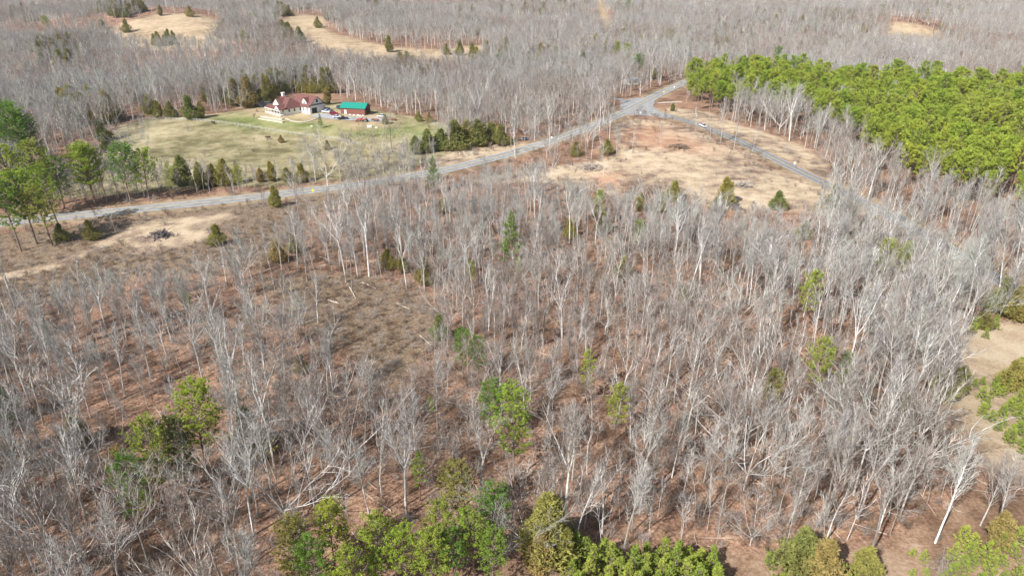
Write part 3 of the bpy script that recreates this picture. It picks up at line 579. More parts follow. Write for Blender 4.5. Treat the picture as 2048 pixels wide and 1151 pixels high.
CEDARS = [
 (1350, 385, .9, 'upright pointed cedar at the lower edge of the cleared ground', 'the pointed cedar by the cleared ground'),
 (1455, 385, 1.0, 'broad yellowish cedar beside the right brush pile', 'the broad yellowish cedar'),
 (1430, 412, .7, 'small orange tinged cedar touching the broad yellowish cedar', None),
 (1320, 408, .75, 'low round cedar left of the pointed cedar', None), (1283, 405, .7, 'dull cedar, second left of the pointed cedar', None),
 (1209, 448, .8, 'dark brown green cedar left of the small round bright pine', 'the brown-green cedar'), (1107, 450, .6, 'olive cedar in the upper wood, left one of two', None), (1140, 460, .6, 'rusty cedar in the upper wood, right one of two', 'the rusty cedar'),
 (887, 412, .65, 'orange green cedar top left of the dark conical pine', 'the orange-green cedar'), (1612, 462, .7, 'dim cedar behind bare twigs below the cleared ground', 'the dim cedar below the cleared ground'), (1555, 402, .8, 'thin cedar right of the broad yellowish cedar', None),
 (430, 472, .62, 'ragged dull cedar right of the burnt brush pile', 'the ragged cedar near the burnt pile'), (556, 505, .78, 'wide rusty cedar in the thinned wood left of centre', 'the wide rusty cedar'), (590, 490, .6, 'rusty cedar just right of the wide rusty one', None),
 (775, 520, .7, 'small olive cedar in the shade of the large forked trees', None), (850, 545, .7, 'yellowish cedar right of the large forked trees', 'the yellowish cedar'), (805, 530, .55, 'olive cedar between the large forked trees and yellowish one', None),
 (553, 395, .75, 'dark cedar on the near edge of the road', 'the dark cedar on the near road edge'), (120, 468, .68, 'brown green cedar below the shaded stretch of road', 'the cedar below the shaded road'), (182, 462, .6, 'low bushy cedar by the dirt track at left', None), 
 (520, 352, .6, 'small dark cedar, leftmost of three between road and pasture', None), (545, 345, .75, 'pointed cedar, second of three between road and pasture', None), (572, 350, .65, 'small cedar, third of three between road and pasture', 'the three roadside cedars'), (600, 348, .7, 'green cedar right of the three between road and pasture', None),
 (362, 345, 1.05, 'tall thin-crowned cedar right of the roadside pines', None), (400, 355, .8, 'dark low cedar along the road below the pasture', None), (425, 352, .8, 'olive cedar along the road below the pasture', None), (448, 348, 1.0, 'large olive cedar left of the bright round pine', None),
 (832, 292, .8, 'small cedar at the left end of the cedar row', 'the left end of the cedar row'), (856, 286, .9, 'second cedar from the left in the cedar row', None), (882, 282, 1.0, 'third cedar from the left in the cedar row', None), (908, 274, 1.1, 'fourth cedar from the left in the cedar row', None), (936, 268, 1.15, 'fifth and tallest cedar of the cedar row', None), (962, 268, 1.1, 'sixth cedar of the row, next to the tallest', None), (985, 268, 1.0, 'seventh cedar of the row above the road', None), (1004, 272, .8, 'small cedar at the right end of the cedar row', 'the right end of the cedar row'),
 (297, 212, 1.15, 'rusty cedar at the upper left corner of the pasture', 'the cedars at the pasture corner'), (318, 222, .9, 'low cedar right of the rusty one at the pasture corner', None), (340, 222, 1.0, 'green cedar left of the blue drum at the pasture edge', None), (380, 218, 1.15, 'broad cedar right of the blue drum at the pasture edge', None), (400, 222, .95, 'dark cedar, last one right of the blue drum', None),
 (165, 222, 1.1, 'round cedar in the grey wood beyond the left pasture edge', 'the round cedar in the left wood'), (188, 225, .9, 'small orange cedar beside the round one in the left wood', None), (205, 262, 1.0, 'dark cedar casting shade on the left pasture edge', None), (210, 285, .9, 'low dark cedar on the left pasture edge', None), 
 (270, 192, .9, 'dark cedar in the wood above the pasture corner', None), (90, 190, .9, 'olive cedar in the far left wood', None), (110, 195, .8, 'second olive cedar in the far left wood', None), (12, 175, 1.0, 'yellowish cedar at the left edge far off', None),
 (320, 22, 1.3, 'cedar at the top of the left golden hill', None), (378, 24, 1.5, 'large rusty cedar on the crest of the left golden hill', 'the left golden hill'), (250, 53, 1.4, 'dark green cedar on the near slope of the left hill', None), (203, 50, 1.3, 'very dark cedar at the left foot of the golden hill', None), (475, 35, 1.1, 'olive cedar right of the left golden hill', None),
 (563, 25, 1.4, 'cedar at the left end of the second golden hill', 'the second golden hill'), (635, 46, 1.4, 'wide dark cedar on the second golden hill', None), (600, 72, 1.5, 'dark tall cedar below the second golden hill', None), (775, 90, 1.4, 'olive cedar beyond the second golden hill right end', None),
 (892, 100, 1.1, 'first of the far cedars in the field edge', None), (918, 98, 1.2, 'second of the far cedars in the field edge', None), (945, 100, 1.2, 'third of the far cedars in the field edge', 'the far field cedars'), (972, 100, 1.3, 'fourth of the far cedars in the field edge', None), (812, 115, 1.1, 'far cedar in the grey wood behind the house', None), (965, 130, 1.2, 'brown green cedar below the far field cedars', None),
 (1248, 62, 1.6, 'tall rusty cedar beside the pale far track', 'the rusty cedar at the far track'), (1262, 58, 1.2, 'rusty cedar right of the tall one by the far track', None), (1312, 145, 1.1, 'dark pointed cedar just above the junction', None), (1195, 122, 1.0, 'olive cedar in the wood left of the junction', None), (1075, 140, 1., 'dull cedar in the wood right of the house', None),
 (1745, 55, 1.4, 'wide green cedar left of the right golden hill', 'the right golden hill'), (1725, 57, 1.1, 'dark cedar next to the wide one by the right hill', None), (1650, 78, 1.2, 'orange green cedar in the far right wood', None), (1885, 55, 1.1, 'dark cedar at the right end of the right golden hill', None), (1975, 50, 1.1, 'olive cedar right of the right golden hill', None),
 (770, 240, .55, 'round bush-like cedar at the edge of the yard', None), (838, 234, .6, 'low round cedar at the wood edge right of the barn', None), (858, 236, .6, 'low cedar beside the round one right of the barn', None), (655, 195, .9, 'dark cedar behind the right end of the house', None),
 (562, 279, .42, 'lone small shrub-like cedar in the pasture below the fence', None), (653, 291, .42, 'small cedar with dark shadow in the pasture near the fence', None),
 (1345, 215, .5, 'thin cedar on the corner between the two roads', None), (1215, 295, .8, 'bright olive cedar in the tree line left of the cleared ground', None), (1150, 300, .75, 'dull cedar in the tree line by the main road', None),
 (1672, 395, .8, 'dark cedar under the pale trees by the side road', None), (1970, 640, .6, 'small bright cedar in the clearing at the right edge', None), (2010, 595, 1.1, 'wide olive cedar at the right edge below the side road', 'the wide cedar at the right edge'), (2040, 610, 1.0, 'olive cedar cut by the right edge below the road', None), (1880, 600, .5, 'small cedar among bare trunks left of the right edge', None),
 (1895, 770, .9, 'olive cedar beside the big white tree at right', 'the olive cedar beside the right clearing'), (1930, 765, .6, 'small olive cedar at the left edge of the right clearing', None), (2025, 750, .8, 'wide low cedar in the right clearing', None),
 (1100, 1060, 1.15, 'dark feathery cedar behind the white spreading tree at the bottom', 'the dark cedar by the white spreading tree'), (1080, 1110, .8, 'low cedar at the foot of the white spreading tree', None), (1120, 1100, .7, 'small cedar right of the white spreading tree', None),
 (1610, 1110, .95, 'feathery olive cedar near the bottom edge right of centre', 'the feathery cedar at the bottom edge'), (1640, 1128, .8, 'darker cedar next to the feathery one at the bottom', None), (1730, 1130, .7, 'low olive cedar under the big forked white tree', None), (2010, 1060, .6, 'low olive bush-like cedar in the lower right corner', None),
 (1250, 540, .8, 'dark olive cedar behind the small round bright pine', None), (500, 870, .9, 'dull olive cedar right of the lower left clump', None), (150, 870, .8, 'thin olive cedar in the open lower left wood', 'the thin olive cedar at lower left'), (10, 812, .9, 'olive cedar cut by the left edge', None), (600, 730, .5, 'small dull cedar in the shade left of the brown opening', None), (880, 655, .6, 'pale olive cedar at the right side of the brown opening', None)]
for i, (px, py, s, lab, ph) in enumerate(CEDARS):
    src = CD[i % 4] if 'round' not in lab and 'wide' not in lab else CD[2]
    s *= 1.12; row = 'cedar row' in lab or 'of the row' in lab or 'row above' in lab; wd = 1.5 if row else 1.15 if py > 150 else 1.1; s *= 1.12 if row else 1.2 if 340 < py < 360 and px < 500 else 1.; x, y = crown_at(px, py, src[2] * s, .45); t = put('cedar_tree', src, x, y, s, lab, 'cedar tree', 'cedars along the edges and in the woods'); t.scale = (s * wd, s * wd * rnd.uniform(.85, 1.1), s); TREES.append((x, y, 2.0 * s)); HIDE.append((px, py, 1365 * 1.5 * s / math.hypot(x, y, CH), y))
    if ph: LAND.append((px, py, ph))
LAND += [(323, 473, 'the burnt brush pile'), (600, 205, 'the white house'), (710, 218, 'the green-roofed barn'), (1413, 252, 'the white pickup on the side road'), (1288, 205, 'the road junction'),
 (1360, 297, 'the dark log row'), (1178, 337, 'the left log pile'), (1487, 373, 'the right log pile'), (1905, 612, 'the orange cut-wood pile'), (780, 660, 'the brown opening'), (690, 563, 'the large forked tree'), (1740, 1110, 'the big forked white tree'),
 (1060, 1105, 'the white spreading tree'), (930, 1115, 'the white dead tree'), (1950, 880, 'the pale bare patch at right'), (20, 1130, 'the lower left corner'), (2030, 1130, 'the lower right corner'), (1690, 415, 'the pale tall tree by the side road'), (15, 720, 'the left edge at mid height'), (1400, 900, 'the open leaf-strewn floor at lower right')]

# ------------------------------------------------------------------ hand-placed bare trees: foot in the photo, top y, shape, label
BARE = [
 (655, 372, 270, 9, 'wide fine grey tree between road and pasture left of centre', 0), (705, 352, 262, 4, 'grey tree on the pasture edge under the end of the fence', 0), (752, 345, 258, 10, 'rounded grey tree right of the fence end', 0), (612, 350, 285, 3, 'grey forked tree covering the middle of the pasture edge', 0), (812, 345, 285, 9, 'dense grey tree left of the blue green pine', 0), (300, 322, 262, 3, 'second grey tree on the left side of the pasture', 0),
 (692, 563, 395, 4, 'large forked tree with a dark foot on the open brown ground', 0), (738, 552, 365, 5, 'large forked tree just right of the dark-footed one', 0),
 (1058, 1112, 995, 9, 'white low spreading tree at the bottom edge of the wood', 0), (932, 1135, 1050, 10, 'small white dead spreading tree among the bottom pines', 0),
 (1738, 1112, 925, 3, 'big forked white tree near the bottom right, brightest trunk', 0), (1500, 1090, 1020, 9, 'white spreading tree at the bottom edge right of centre', 0),
 (1322, 311, 205, 6, 'lone thin tree standing in the orange cleared ground', 0), (1206, 358, 215, 6, 'lone thin tree beside the left log pile', 0), (1264, 312, 240, 7, 'short thin tree on the edge of the orange ground', 0),
 (1441, 284, 190, 0, 'white-trunked tall tree between cleared ground and side road', 0), (1466, 307, 185, 4, 'widest white tree between cleared ground and side road', 0), (1502, 312, 235, 8, 'slim leaning tree right of the widest white one', 0), (1390, 270, 205, 7, 'slim pale pole by the side road, upper left', 0), (1420, 278, 210, 7, 'slim pale pole by the side road, second', 0),
 (1690, 416, 268, 3, 'pale tall tree with white foot by the side road', 0), (1655, 403, 265, 8, 'slim white stem left of the pale tall tree', 0), (1650, 398, 280, 6, 'second slim white stem left of the pale tall tree', 0), (1665, 405, 255, 6, 'third slim white stem beside the pale tall tree', 0), (1735, 400, 285, 5, 'forked pale tree right of the pale tall tree', 0),
 (1850, 408, 300, 4, 'tall forked tree against the pine plantation edge', 0), (1908, 410, 330, 5, 'second tall forked tree against the pine plantation edge', 0),
 (1350, 160, 85, 0, 'tall straight tree at the roadside above the junction', 0), (1362, 158, 95, 5, 'forked tree right of the tall one above the junction', 0), (1206, 250, 175, 3, 'bare forked tree on the road bend left of the junction', 0),
 (28, 612, 455, 0, 'tall dark thin tree at the left edge by the track', 0), (15, 640, 500, 1, 'leaning pale tree at the left edge by the track', 0), (632, 366, 280, 5, 'dark forked tree on the pasture edge by the road', 0), 
 (785, 305, 215, 3, 'fine grey tree standing in the pasture right of the fence', 0), (270, 318, 245, 9, 'grey spreading tree on the left side of the pasture', 0), (235, 480, 432, 7, 'small bare snag beside the dirt track', 0), (600, 455, 310, 0, 'tall pale stem in front of the road left of centre', 0), (532, 450, 372, 7, 'short pale pole on the brown slope by the road', 0),
 (620, 440, 350, 8, 'slim pale stem right of the tall one before the road', 0), (1160, 305, 235, 6, 'slender tree in the line between road and cleared ground', 0), (1182, 318, 240, 8, 'second slender tree between road and cleared ground', 0),
 (1140, 312, 230, 7, 'third slender tree between road and cleared ground', 0), (1113, 318, 240, 6, 'fourth slender tree between road and cleared ground', 0), (1215, 270, 185, 1, 'tall thin tree on the inside of the road bend', 0),
 (1790, 905, 740, 10, 'broad white tree with fanned limbs left of the right clearing', 0), (1990, 1075, 900, 0, 'white leaning tree in the lower right corner', 0), (1960, 1050, 900, 11, 'paler tree left of the white leaning corner tree', 0), (1870, 1085, 880, 2, 'tall white trunk right of the big forked white tree', 0), (545, 1000, 830, 5, 'contorted white forked tree left of the bottom pines', 0), (170, 1150, 990, 9, 'low spreading pale tree in the lower left corner', 0), (300, 1140, 950, 4, 'spreading pale tree right of the lower left corner one', 0)]
bare_list = []   # dict(x,y,s,k,rz,tilt,label)
for px, py, ty, k, lab, _ in BARE:
    x, y = gp(px, py); s = fit_h(x, y, ty) / HW[k][3]; TREES.append((x, y, 2.5)); s = min(max(s, .45), 1.3)
    bare_list.append(dict(x=x, y=y, s=s, k=k, rz=rnd.uniform(0, 6.28), t=(rnd.gauss(0, .03), rnd.gauss(0, .03)), label=lab, hand=True))

# ------------------------------------------------------------------ the woods
def grid_pts(r0, r1, sp, amax=52):
    out = []; n_ = int(2 * r1 * math.sin(R(amax)) / sp) + 2
    xs = np.arange(-n_ // 2, n_ // 2 + 1) * sp; ys = np.arange(r0 * .5, r1, sp)
    X, Y = np.meshgrid(xs, ys); X = X + nr.uniform(-.48, .48, X.shape) * sp; Y = Y + nr.uniform(-.48, .48, Y.shape) * sp
    r = np.hypot(X, Y); a = np.abs(np.arctan2(X, Y)); k = (r >= r0) & (r < r1) & (a < R(amax)); return X[k], Y[k]
def seen_ok(X, Y, Z, Ht, slack=0.):
    """keep a tree only if neither its foot nor its stem hides one of the open views"""
    bad = np.zeros(X.shape, bool)
    for f_ in (0, .25, .5, .75, .95):
        u, v = to_px(X, Y, Z + Ht * f_)
        for p in VIS.values(): bad |= in_poly(u, v, p)
    return ~bad | (nr.random(X.shape) < slack)
def dens_noise(X, Y): return np.sin(X / 23 + 1.7) * np.sin(Y / 19 + .3) + .6 * np.sin(X / 9 + Y / 13) + .5 * np.sin(X / 41 - Y / 37 + 2)
PEX = wpoly([(215, 280), (240, 250), (300, 238), (430, 228), (520, 214), (640, 200), (760, 222), (860, 240), (920, 258), (880, 275), (800, 292), (700, 318), (620, 342), (520, 352), (430, 352), (300, 350), (220, 330)])
polys_open = [PEX, TRACK, CLEAR, BANK, BANK2, RCLEAR, BSTRIP]
wood = []
for r0, r1, sp in ((46, 150, 3.5), (150, 300, 3.6), (300, 560, 6.0), (560, 1000, 8.0), (1000, 2400, 11.)):
    X, Y = grid_pts(r0, r1, sp); Z = hgt(X, Y); ok = np.ones(X.shape, bool)
    ok &= np.minimum(seg_dist(X, Y, MAIN_ROAD[::3]) - 1.5, seg_dist(X, Y, SIDE_ROAD[::3])) > 5
    for p in polys_open: ok &= ~in_poly(X, Y, p)
    ok &= ~(in_poly(X, Y, PINE_W) & (nr.random(X.shape) < .88)); br = in_poly(X, Y, LBRUSH) | in_poly(X, Y, MIDOPEN); ok &= ~(br & (nr.random(X.shape) < .66))
    thin = in_poly(X, Y, wpoly([(440, 500), (560, 430), (720, 420), (860, 560), (900, 720), (700, 760), (520, 640), (380, 600)])); ok &= ~(thin & (nr.random(X.shape) < .15))
    open_ = in_poly(X, Y, wpoly([(0, 800), (200, 730), (330, 700), (480, 760), (440, 860), (200, 960), (0, 1010)])); ok &= ~(open_ & (nr.random(X.shape) < .22))
    dn = dens_noise(X, Y); ok &= ~((r0 < 300) & (dn < -.6) & (nr.random(X.shape) < .35))
    u = nr.random(X.shape); k = np.where(u < .25, nr.integers(0, 3, X.shape), np.where(u < .42, nr.integers(3, 6, X.shape), np.where(u < .90, nr.integers(6, 9, X.shape), np.where(u < .93, nr.integers(9, 11, X.shape), 11))))
    if r0 >= 300: k = np.where((k >= 6) & (k < 9), (k - 6) + (nr.random(X.shape) < .5) * 3, k); k = np.where(nr.random(X.shape) < .18, nr.integers(9, 11, X.shape), k)
    sp_n = np.sin(X / 31 + 4) * np.sin(Y / 37 + 1) + .5 * np.sin(X / 71 + Y / 57) + nr.normal(0, .35, X.shape)      # stands of browner and greyer kinds
    swap = {0: 1, 2: 1, 3: 4, 5: 4, 6: 7, 8: 7, 9: 10}; back = {1: 2, 4: 5, 7: 8, 10: 9, 11: 0}
    k = np.where(sp_n > .45, np.array([swap.get(q, q) for q in range(12)])[k], np.where(sp_n < 0, np.array([back.get(q, q) for q in range(12)])[k], k))
    s = np.clip(nr.normal(.95, .17, X.shape), .55, 1.35); ux, uy = to_px(X, Y, Z); s = s * (1 if r0 >= 300 else (.80 + .20 * np.maximum(np.clip((ux - 1150) / 600, 0, 1), np.clip((uy - 760) / 260, 0, 1)))); s = np.where((seg_dist(X, Y, MAIN_ROAD[::3]) < 38) & (uy > 330) & (ux > 560) & (ux < 1060), s * .75, s); s = np.where((k >= 6) & (k < 9) & (nr.random(X.shape) < .5), s * .7, s); s = np.where(in_poly(X, Y, PASTURE) & (X < gp(600, 360)[0]), s * .55, s); hh = np.array([q[3] for q in HW])[k] * s
    ok &= seen_ok(X, Y, Z, hh)
    for pl, pr in (([(200, 500), (420, 490), (560, 440), (700, 430), (800, 500), (860, 560), (880, 650), (840, 740), (740, 750), (640, 690), (520, 640), (400, 580), (200, 560)], .2), ([(150, 760), (330, 690), (480, 740), (440, 830), (250, 860), (60, 940)], .3), ([(540, 1110), (640, 1025), (700, 1040), (820, 1060), (870, 925), (1010, 980), (1040, 1100), (1060, 1500), (500, 1500)], .85), ([(205, 990), (230, 890), (290, 860), (350, 790), (430, 780), (430, 880), (300, 1020)], .75), ([(945, 780), (1080, 790), (1080, 890), (960, 880)], .8)):
        hit = np.zeros(X.shape, bool)
        for f_ in (0, .35, .7, .95): hit |= in_poly(*to_px(X, Y, Z + hh * f_), pl)
        ok &= ~(hit & (nr.random(X.shape) < pr))
    for cpx, cpy, cr, cy_ in HIDE:      # keep the crowns of the scattered evergreens in view
        hit = np.zeros(X.shape, bool)
        for f_ in (.65, .9):
            u_, v_ = to_px(X, Y, Z + hh * f_); hit |= (np.abs(u_ - cpx) < cr) & (np.abs(v_ - cpy) < cr)
        ok &= ~(hit & (Y < cy_) & (nr.random(X.shape) < .82))
    for x, y, rr in TREES:
        if r0 - 10 < math.hypot(x, y) < r1 + 10: ok &= np.hypot(X - x, Y - y) > rr + .6
    if r0 >= 150:   # bare tops must not cover the pine plantation
        u_, v_ = to_px(X, Y, Z + hh * .9); inp = in_poly(u_, v_, PINE_PX); ok &= ~(inp & (Y < 330) & (nr.random(X.shape) < .8))
    for a in zip(X[ok], Y[ok], k[ok], s[ok]): wood.append(a)
print('woods', len(wood))
cand = []
for (x, y, k, s) in wood:
    h_ = HW[int(k)][3] * s; z = H(x, y); u0, v0 = to_px(x, y, z); u1, v1 = to_px(x, y, z + h_)
    vis = (-20 < u1 < 2068 or -20 < u0 < 2068) and v1 < 1120
    ph_ = min(v0, 1151) - v1; cand.append((float(ph_) if vis else 0., x, y, int(k), float(s), float(u0 + u1) / 2, float(v0 + v1) / 2))
cand.sort(key=lambda c: -c[0])
n_ind = 300 - len(bare_list)
for c in cand[:n_ind]:
    bare_list.append(dict(x=c[1], y=c[2], s=c[4], k=c[3], rz=rnd.uniform(0, 6.28), t=(rnd.gauss(0, .045), rnd.gauss(0, .045)), px=(c[5], c[6]), hand=False))
rest = [(x, y, H(x, y), rnd.gauss(0, .04), rnd.gauss(0, .04), rnd.uniform(0, 6.28), s, k) for _, x, y, k, s, _, _ in cand[n_ind:]]
scatter('bare_woodland', 'bare_shape', rest, 'grey leafless hardwood forest running from the near wood to the horizon', 'bare woods')
ORD = ['nearest', 'second nearest', 'third nearest', 'fourth nearest', 'fifth nearest', 'sixth nearest', 'seventh nearest', 'eighth nearest', 'ninth nearest', 'tenth nearest', 'eleventh nearest', 'twelfth nearest'] + ['%dth nearest' % i for i in range(13, 60)]
def name_by_place(items, word, noun):
    """labels from the closest landmark, the side of it and the rank; items: dicts with px"""
    buckets = {}
    for it in items:
        px, py = it['px']; best = min(LAND, key=lambda l: (l[0] - px) ** 2 + (l[1] - py) ** 2); dx, dy = px - best[0], py - best[1]
        side = ('left of' if dx < 0 else 'right of') if abs(dx) > abs(dy) else ('beyond' if dy < 0 else 'in front of')
        buckets.setdefault((best[2], side), []).append((dx * dx + dy * dy, it))
    for (ph, side), l in buckets.items():
        l.sort(key=lambda q: q[0])
        for i, (_, it) in enumerate(l): it['label'] = '%s, %s %s %s' % (word(it), ORD[i].replace('nearest', 'nearest') , side, ph)
WORD = {'tall': 'straight bare tree', 'vase': 'forked bare tree', 'slim': 'slender bare tree', 'spread': 'broad bare tree'}
name_by_place([b for b in bare_list if not b['hand']], lambda b: WORD[STY[b['k']][0]], 'bare tree')
for b in bare_list: put('bare_tree', HW[b['k']][:2], b['x'], b['y'], b['s'], b['label'], 'bare tree', 'leafless trees of the wood', b['rz'], b['t'])

# pine plantation
X, Y = grid_pts(150, 520, 6.0); k = in_poly(X, Y, PINE_W); X, Y = X[k], Y[k]; Z = hgt(X, Y)
ok = np.minimum(seg_dist(X, Y, MAIN_ROAD[::3]), seg_dist(X, Y, SIDE_ROAD[::3])) > 6
for p in (CLEAR, BANK): ok &= ~in_poly(X, Y, p)
edge_d = seg_dist(X, Y, PINE_W, True); ok &= ~((edge_d < 9) & (nr.random(X.shape) < .3)); ok &= (nr.random(X.shape) < .93) & ~((dens_noise(X * 1.5, Y * 1.5) < -1.1) & (nr.random(X.shape) < .6))
for b in bare_list:
    if b['hand']: ok &= np.hypot(X - b['x'], Y - b['y']) > 2.5
X, Y, Z = X[ok], Y[ok], Z[ok]; pk = nr.integers(0, 6, X.shape); ps = np.clip(nr.normal(1.06, .17, X.shape), .6, 1.45)
u, v = to_px(X, Y, Z + 13); dist = np.hypot(X, Y); vis = (u < 2070); order = sorted(range(len(X)), key=lambda i: (not vis[i], dist[i]))
n_p = 300 - len(PINES); items = [dict(i=i, px=(float(u[i]), float(v[i]))) for i in order[:n_p]]
keep = LAND; LAND = [(1860, 330, 'the tall forked plantation-edge tree'), (1910, 350, 'the second forked plantation-edge tree'), (2040, 400, 'the plantation lower right end'), (2040, 250, 'the picture edge beside the plantation'), (1385, 160, 'the roadside corner of the plantation'), (1740, 290, 'the notch in the plantation edge'), (1500, 200, 'the upper road edge of the plantation')]
name_by_place(items, lambda b: 'plantation pine', 'pine'); LAND = keep
for it in items:
    i = it['i']; put('pine_tree', PN[pk[i]], float(X[i]), float(Y[i]), float(ps[i]), it['label'], 'pine tree', 'pines of the dense plantation at right')
ids = set(it['i'] for it in items)
extra = [(X[i], Y[i], Z[i], rnd.gauss(0, .03), rnd.gauss(0, .03), rnd.uniform(0, 6.28), ps[i], pk[i]) for i in range(len(X)) if i not in ids]
if extra: scatter('pine_woodland', 'pine_shape', extra, 'farther yellow green pines filling the back of the plantation', 'pine woods')
print('plantation', len(X))
# far evergreens sprinkled in the woods
far = []
while len(far) < 1100:
    r = rnd.uniform(330, 1500); a = rnd.choice([rnd.uniform(-.8, .8), rnd.uniform(-.8, -.15)]); x, y = r * math.sin(a), r * math.cos(a)
    if dens_noise(x * .45, y * .45) < .75 or any(in_poly(x, y, p) for p in polys_open + [PINE_W]): continue
    if not seen_ok(np.array([x]), np.array([y]), np.array([H(x, y)]), np.array([9.]))[0]: continue
    far.append((x, y, H(x, y), 0, 0, rnd.uniform(0, 6.28), rnd.uniform(1.15, 1.8), rnd.choice([0, 1, 2, 3, 3])))
scatter('evergreen_woodland', 'cedar_shape', far, 'dark cedars and pines dotted through the far grey forest', 'evergreen woods')

# young pines on the open strips
yp = []
for poly, n_, s0, s1 in ([(1150, 1120), (1430, 1122), (1440, 1230), (1120, 1230)], 62, 1.0, 1.4), ([(1540, 1120), (1700, 1118), (1720, 1200), (1500, 1200)], 14, .6, 1.), ([(1700, 1125), (1860, 1100), (1870, 1200), (1700, 1200)], 9, .5, .8), ([(1870, 1080), (2048, 1050), (2100, 1200), (1860, 1200)], 24, .6, 1.1), ([(1945, 770), (2060, 740), (2070, 950), (2010, 880), (1960, 830)], 34, .7, 1.15), ([(1900, 660), (1985, 640), (1990, 670), (1905, 700)], 5, .7, 1.1), ([(1120, 1080), (1170, 1090), (1200, 1115), (1100, 1115)], 3, .5, .8):
    xs = [p[0] for p in poly]; ys = [p[1] for p in poly]; c = 0; tries = 0
    while c < n_ and tries < 4000:
        tries += 1; px, py = rnd.uniform(min(xs), max(xs)), rnd.uniform(min(ys), max(ys))
        if not in_poly(np.array(px), np.array(py), poly): continue
        x, y = gp(px, py)
        if any(math.hypot(x - q['x'], y - q['y']) < 1.5 for q in yp): continue
        if any(math.hypot(x - b['x'], y - b['y']) < 2.2 for b in bare_list): continue
        yp.append(dict(x=x, y=y, s=rnd.uniform(s0, s1), px=(px, py), k=rnd.randrange(4))); c += 1
keep = LAND; LAND = [(1200, 1130, 'the start of the bottom strip'), (1300, 1130, 'the middle of the bottom strip'), (1400, 1130, 'the end of the bottom strip'), (1610, 1120, 'the feathery cedar at the bottom edge'), (1780, 1130, 'the big forked white tree'), (1930, 1090, 'the white leaning corner tree'), (2030, 1130, 'the lower right corner'), (1960, 780, 'the top of the right clearing'), (2030, 850, 'the middle of the right clearing'), (1945, 670, 'the grassy gap at right')]
name_by_place(yp, lambda b: 'young bright pine', 'pine'); LAND = keep
for q in yp: put('young_pine', YP[q['k']], q['x'], q['y'], q['s'], q['label'], 'young pine', 'young planted pines')

# undergrowth
ug = []
for r0, r1, sp in ((46, 130, 2.0), (130, 230, 2.5), (230, 420, 3.8)):
    X, Y = grid_pts(r0, r1, sp, 50); ok = np.minimum(seg_dist(X, Y, MAIN_ROAD[::3]) - 1, seg_dist(X, Y, SIDE_ROAD[::3])) > 4.6
    for p in (PEX, RCLEAR, LCLEAR, BANK, PINE_W, BSTRIP): ok &= ~(in_poly(X, Y, p) & (nr.random(X.shape) < .93))
    inc = in_poly(X, Y, CLEAR); ok &= ~(inc & (nr.random(X.shape) < np.clip(seg_dist(X, Y, CLEAR, True) / 14, .3, .93))); ok &= ~(seg_dist(X, Y, LTRACK) < 2.4)
    br = in_poly(X, Y, LBRUSH) | in_poly(X, Y, MIDOPEN); ok &= br | inc | (nr.random(X.shape) < .70 + .3 * dens_noise(X * 1.3, Y * 1.2))
    X, Y, br = X[ok], Y[ok], br[ok]
    for x, y, b in zip(X, Y, br):
        q = rnd.random(); w = (0 if q < .55 else 1 if q < .9 else 2) if b else (0 if q < .22 else 1 if q < .45 else 2 if q < .72 else 3 if q < .80 else rnd.choice([4, 5, 6]))
        ug.append((x, y, H(x, y), 0, 0, rnd.uniform(0, 6.28), rnd.uniform(.7, 1.3), w))
print('undergrowth', len(ug))
scatter('undergrowth', 'brush_shape', ug, 'brown and grey leafless brush, saplings and fallen sticks on the forest floor', 'undergrowth')

# ------------------------------------------------------------------ fallen logs and brush piles
LOGS = [((640, 515), (662, 523), 'white fallen log beyond the large forked trees'), ((695, 568), (712, 598), 'pale log lying from the foot of the large forked tree'), ((725, 566), (752, 578), 'white log right of the large forked trees'), ((657, 601), (678, 608), 'bright short log on the brown ground left of the opening'), ((795, 608), (820, 620), 'log lying on the brown opening, upper right'), ((630, 604), (650, 600), 'thin log left of the bright short log'),
 ((840, 672), (862, 692), 'log lying across the right side of the brown opening'), ((180, 560), (194, 558), 'short white log in the left brush, upper'), ((178, 566), (192, 562), 'short white log in the left brush, lower'), ((245, 548), (272, 543), 'long pale log above the short ones in the left brush'), ((200, 496), (222, 493), 'whitish log beside the dirt track'), ((30, 590), (82, 583), 'dark long log lying near the left edge'), ((25, 602), (60, 612), 'pale log below the dark one at the left edge'), ((285, 865), (300, 856), 'small log on the open floor at lower left'), ((208, 863), (232, 856), 'log on the leaf-strewn floor left of the lower left clump'), ((160, 965), (180, 950), 'log lying above the low spreading corner tree'), ((1560, 478), (1585, 470), 'log in brush below the cleared ground')]
for a, b, lab in LOGS:
    p = gp(*a); q = gp(*b); A3 = Vector((*p, H(*p) + .22)); B3 = Vector((*q, H(*q) + .25)); m_ = (A3 + B3) / 2; mb = MB(); rg = random.Random(lab)
    mb.tube([A3 - m_, (A3 - m_) * .3 + Vector((rg.gauss(0, .2), rg.gauss(0, .2), 0)), (B3 - m_) * .4, B3 - m_], [.17, .15, .12, .07], 7, 0, True)
    for k in range(4): c = (A3 - m_).lerp(B3 - m_, rg.uniform(.4, .95)); mb.tube([c, c + Vector((rg.gauss(0, .8), rg.gauss(0, .8), rg.uniform(.1, .8)))], [.06, .02], 4)
    mb.build('fallen_log', DEADD if 'dark' in lab else DEAD, label=lab, cat='log', group='logs lying on the open ground', loc=tuple(m_))
PINKW = M('orange_cut_wood', (.60, .36, .22), .9, .3, 2.); GREYW = M('grey_cut_wood', (.36, .31, .27), .9, .35, 2.)
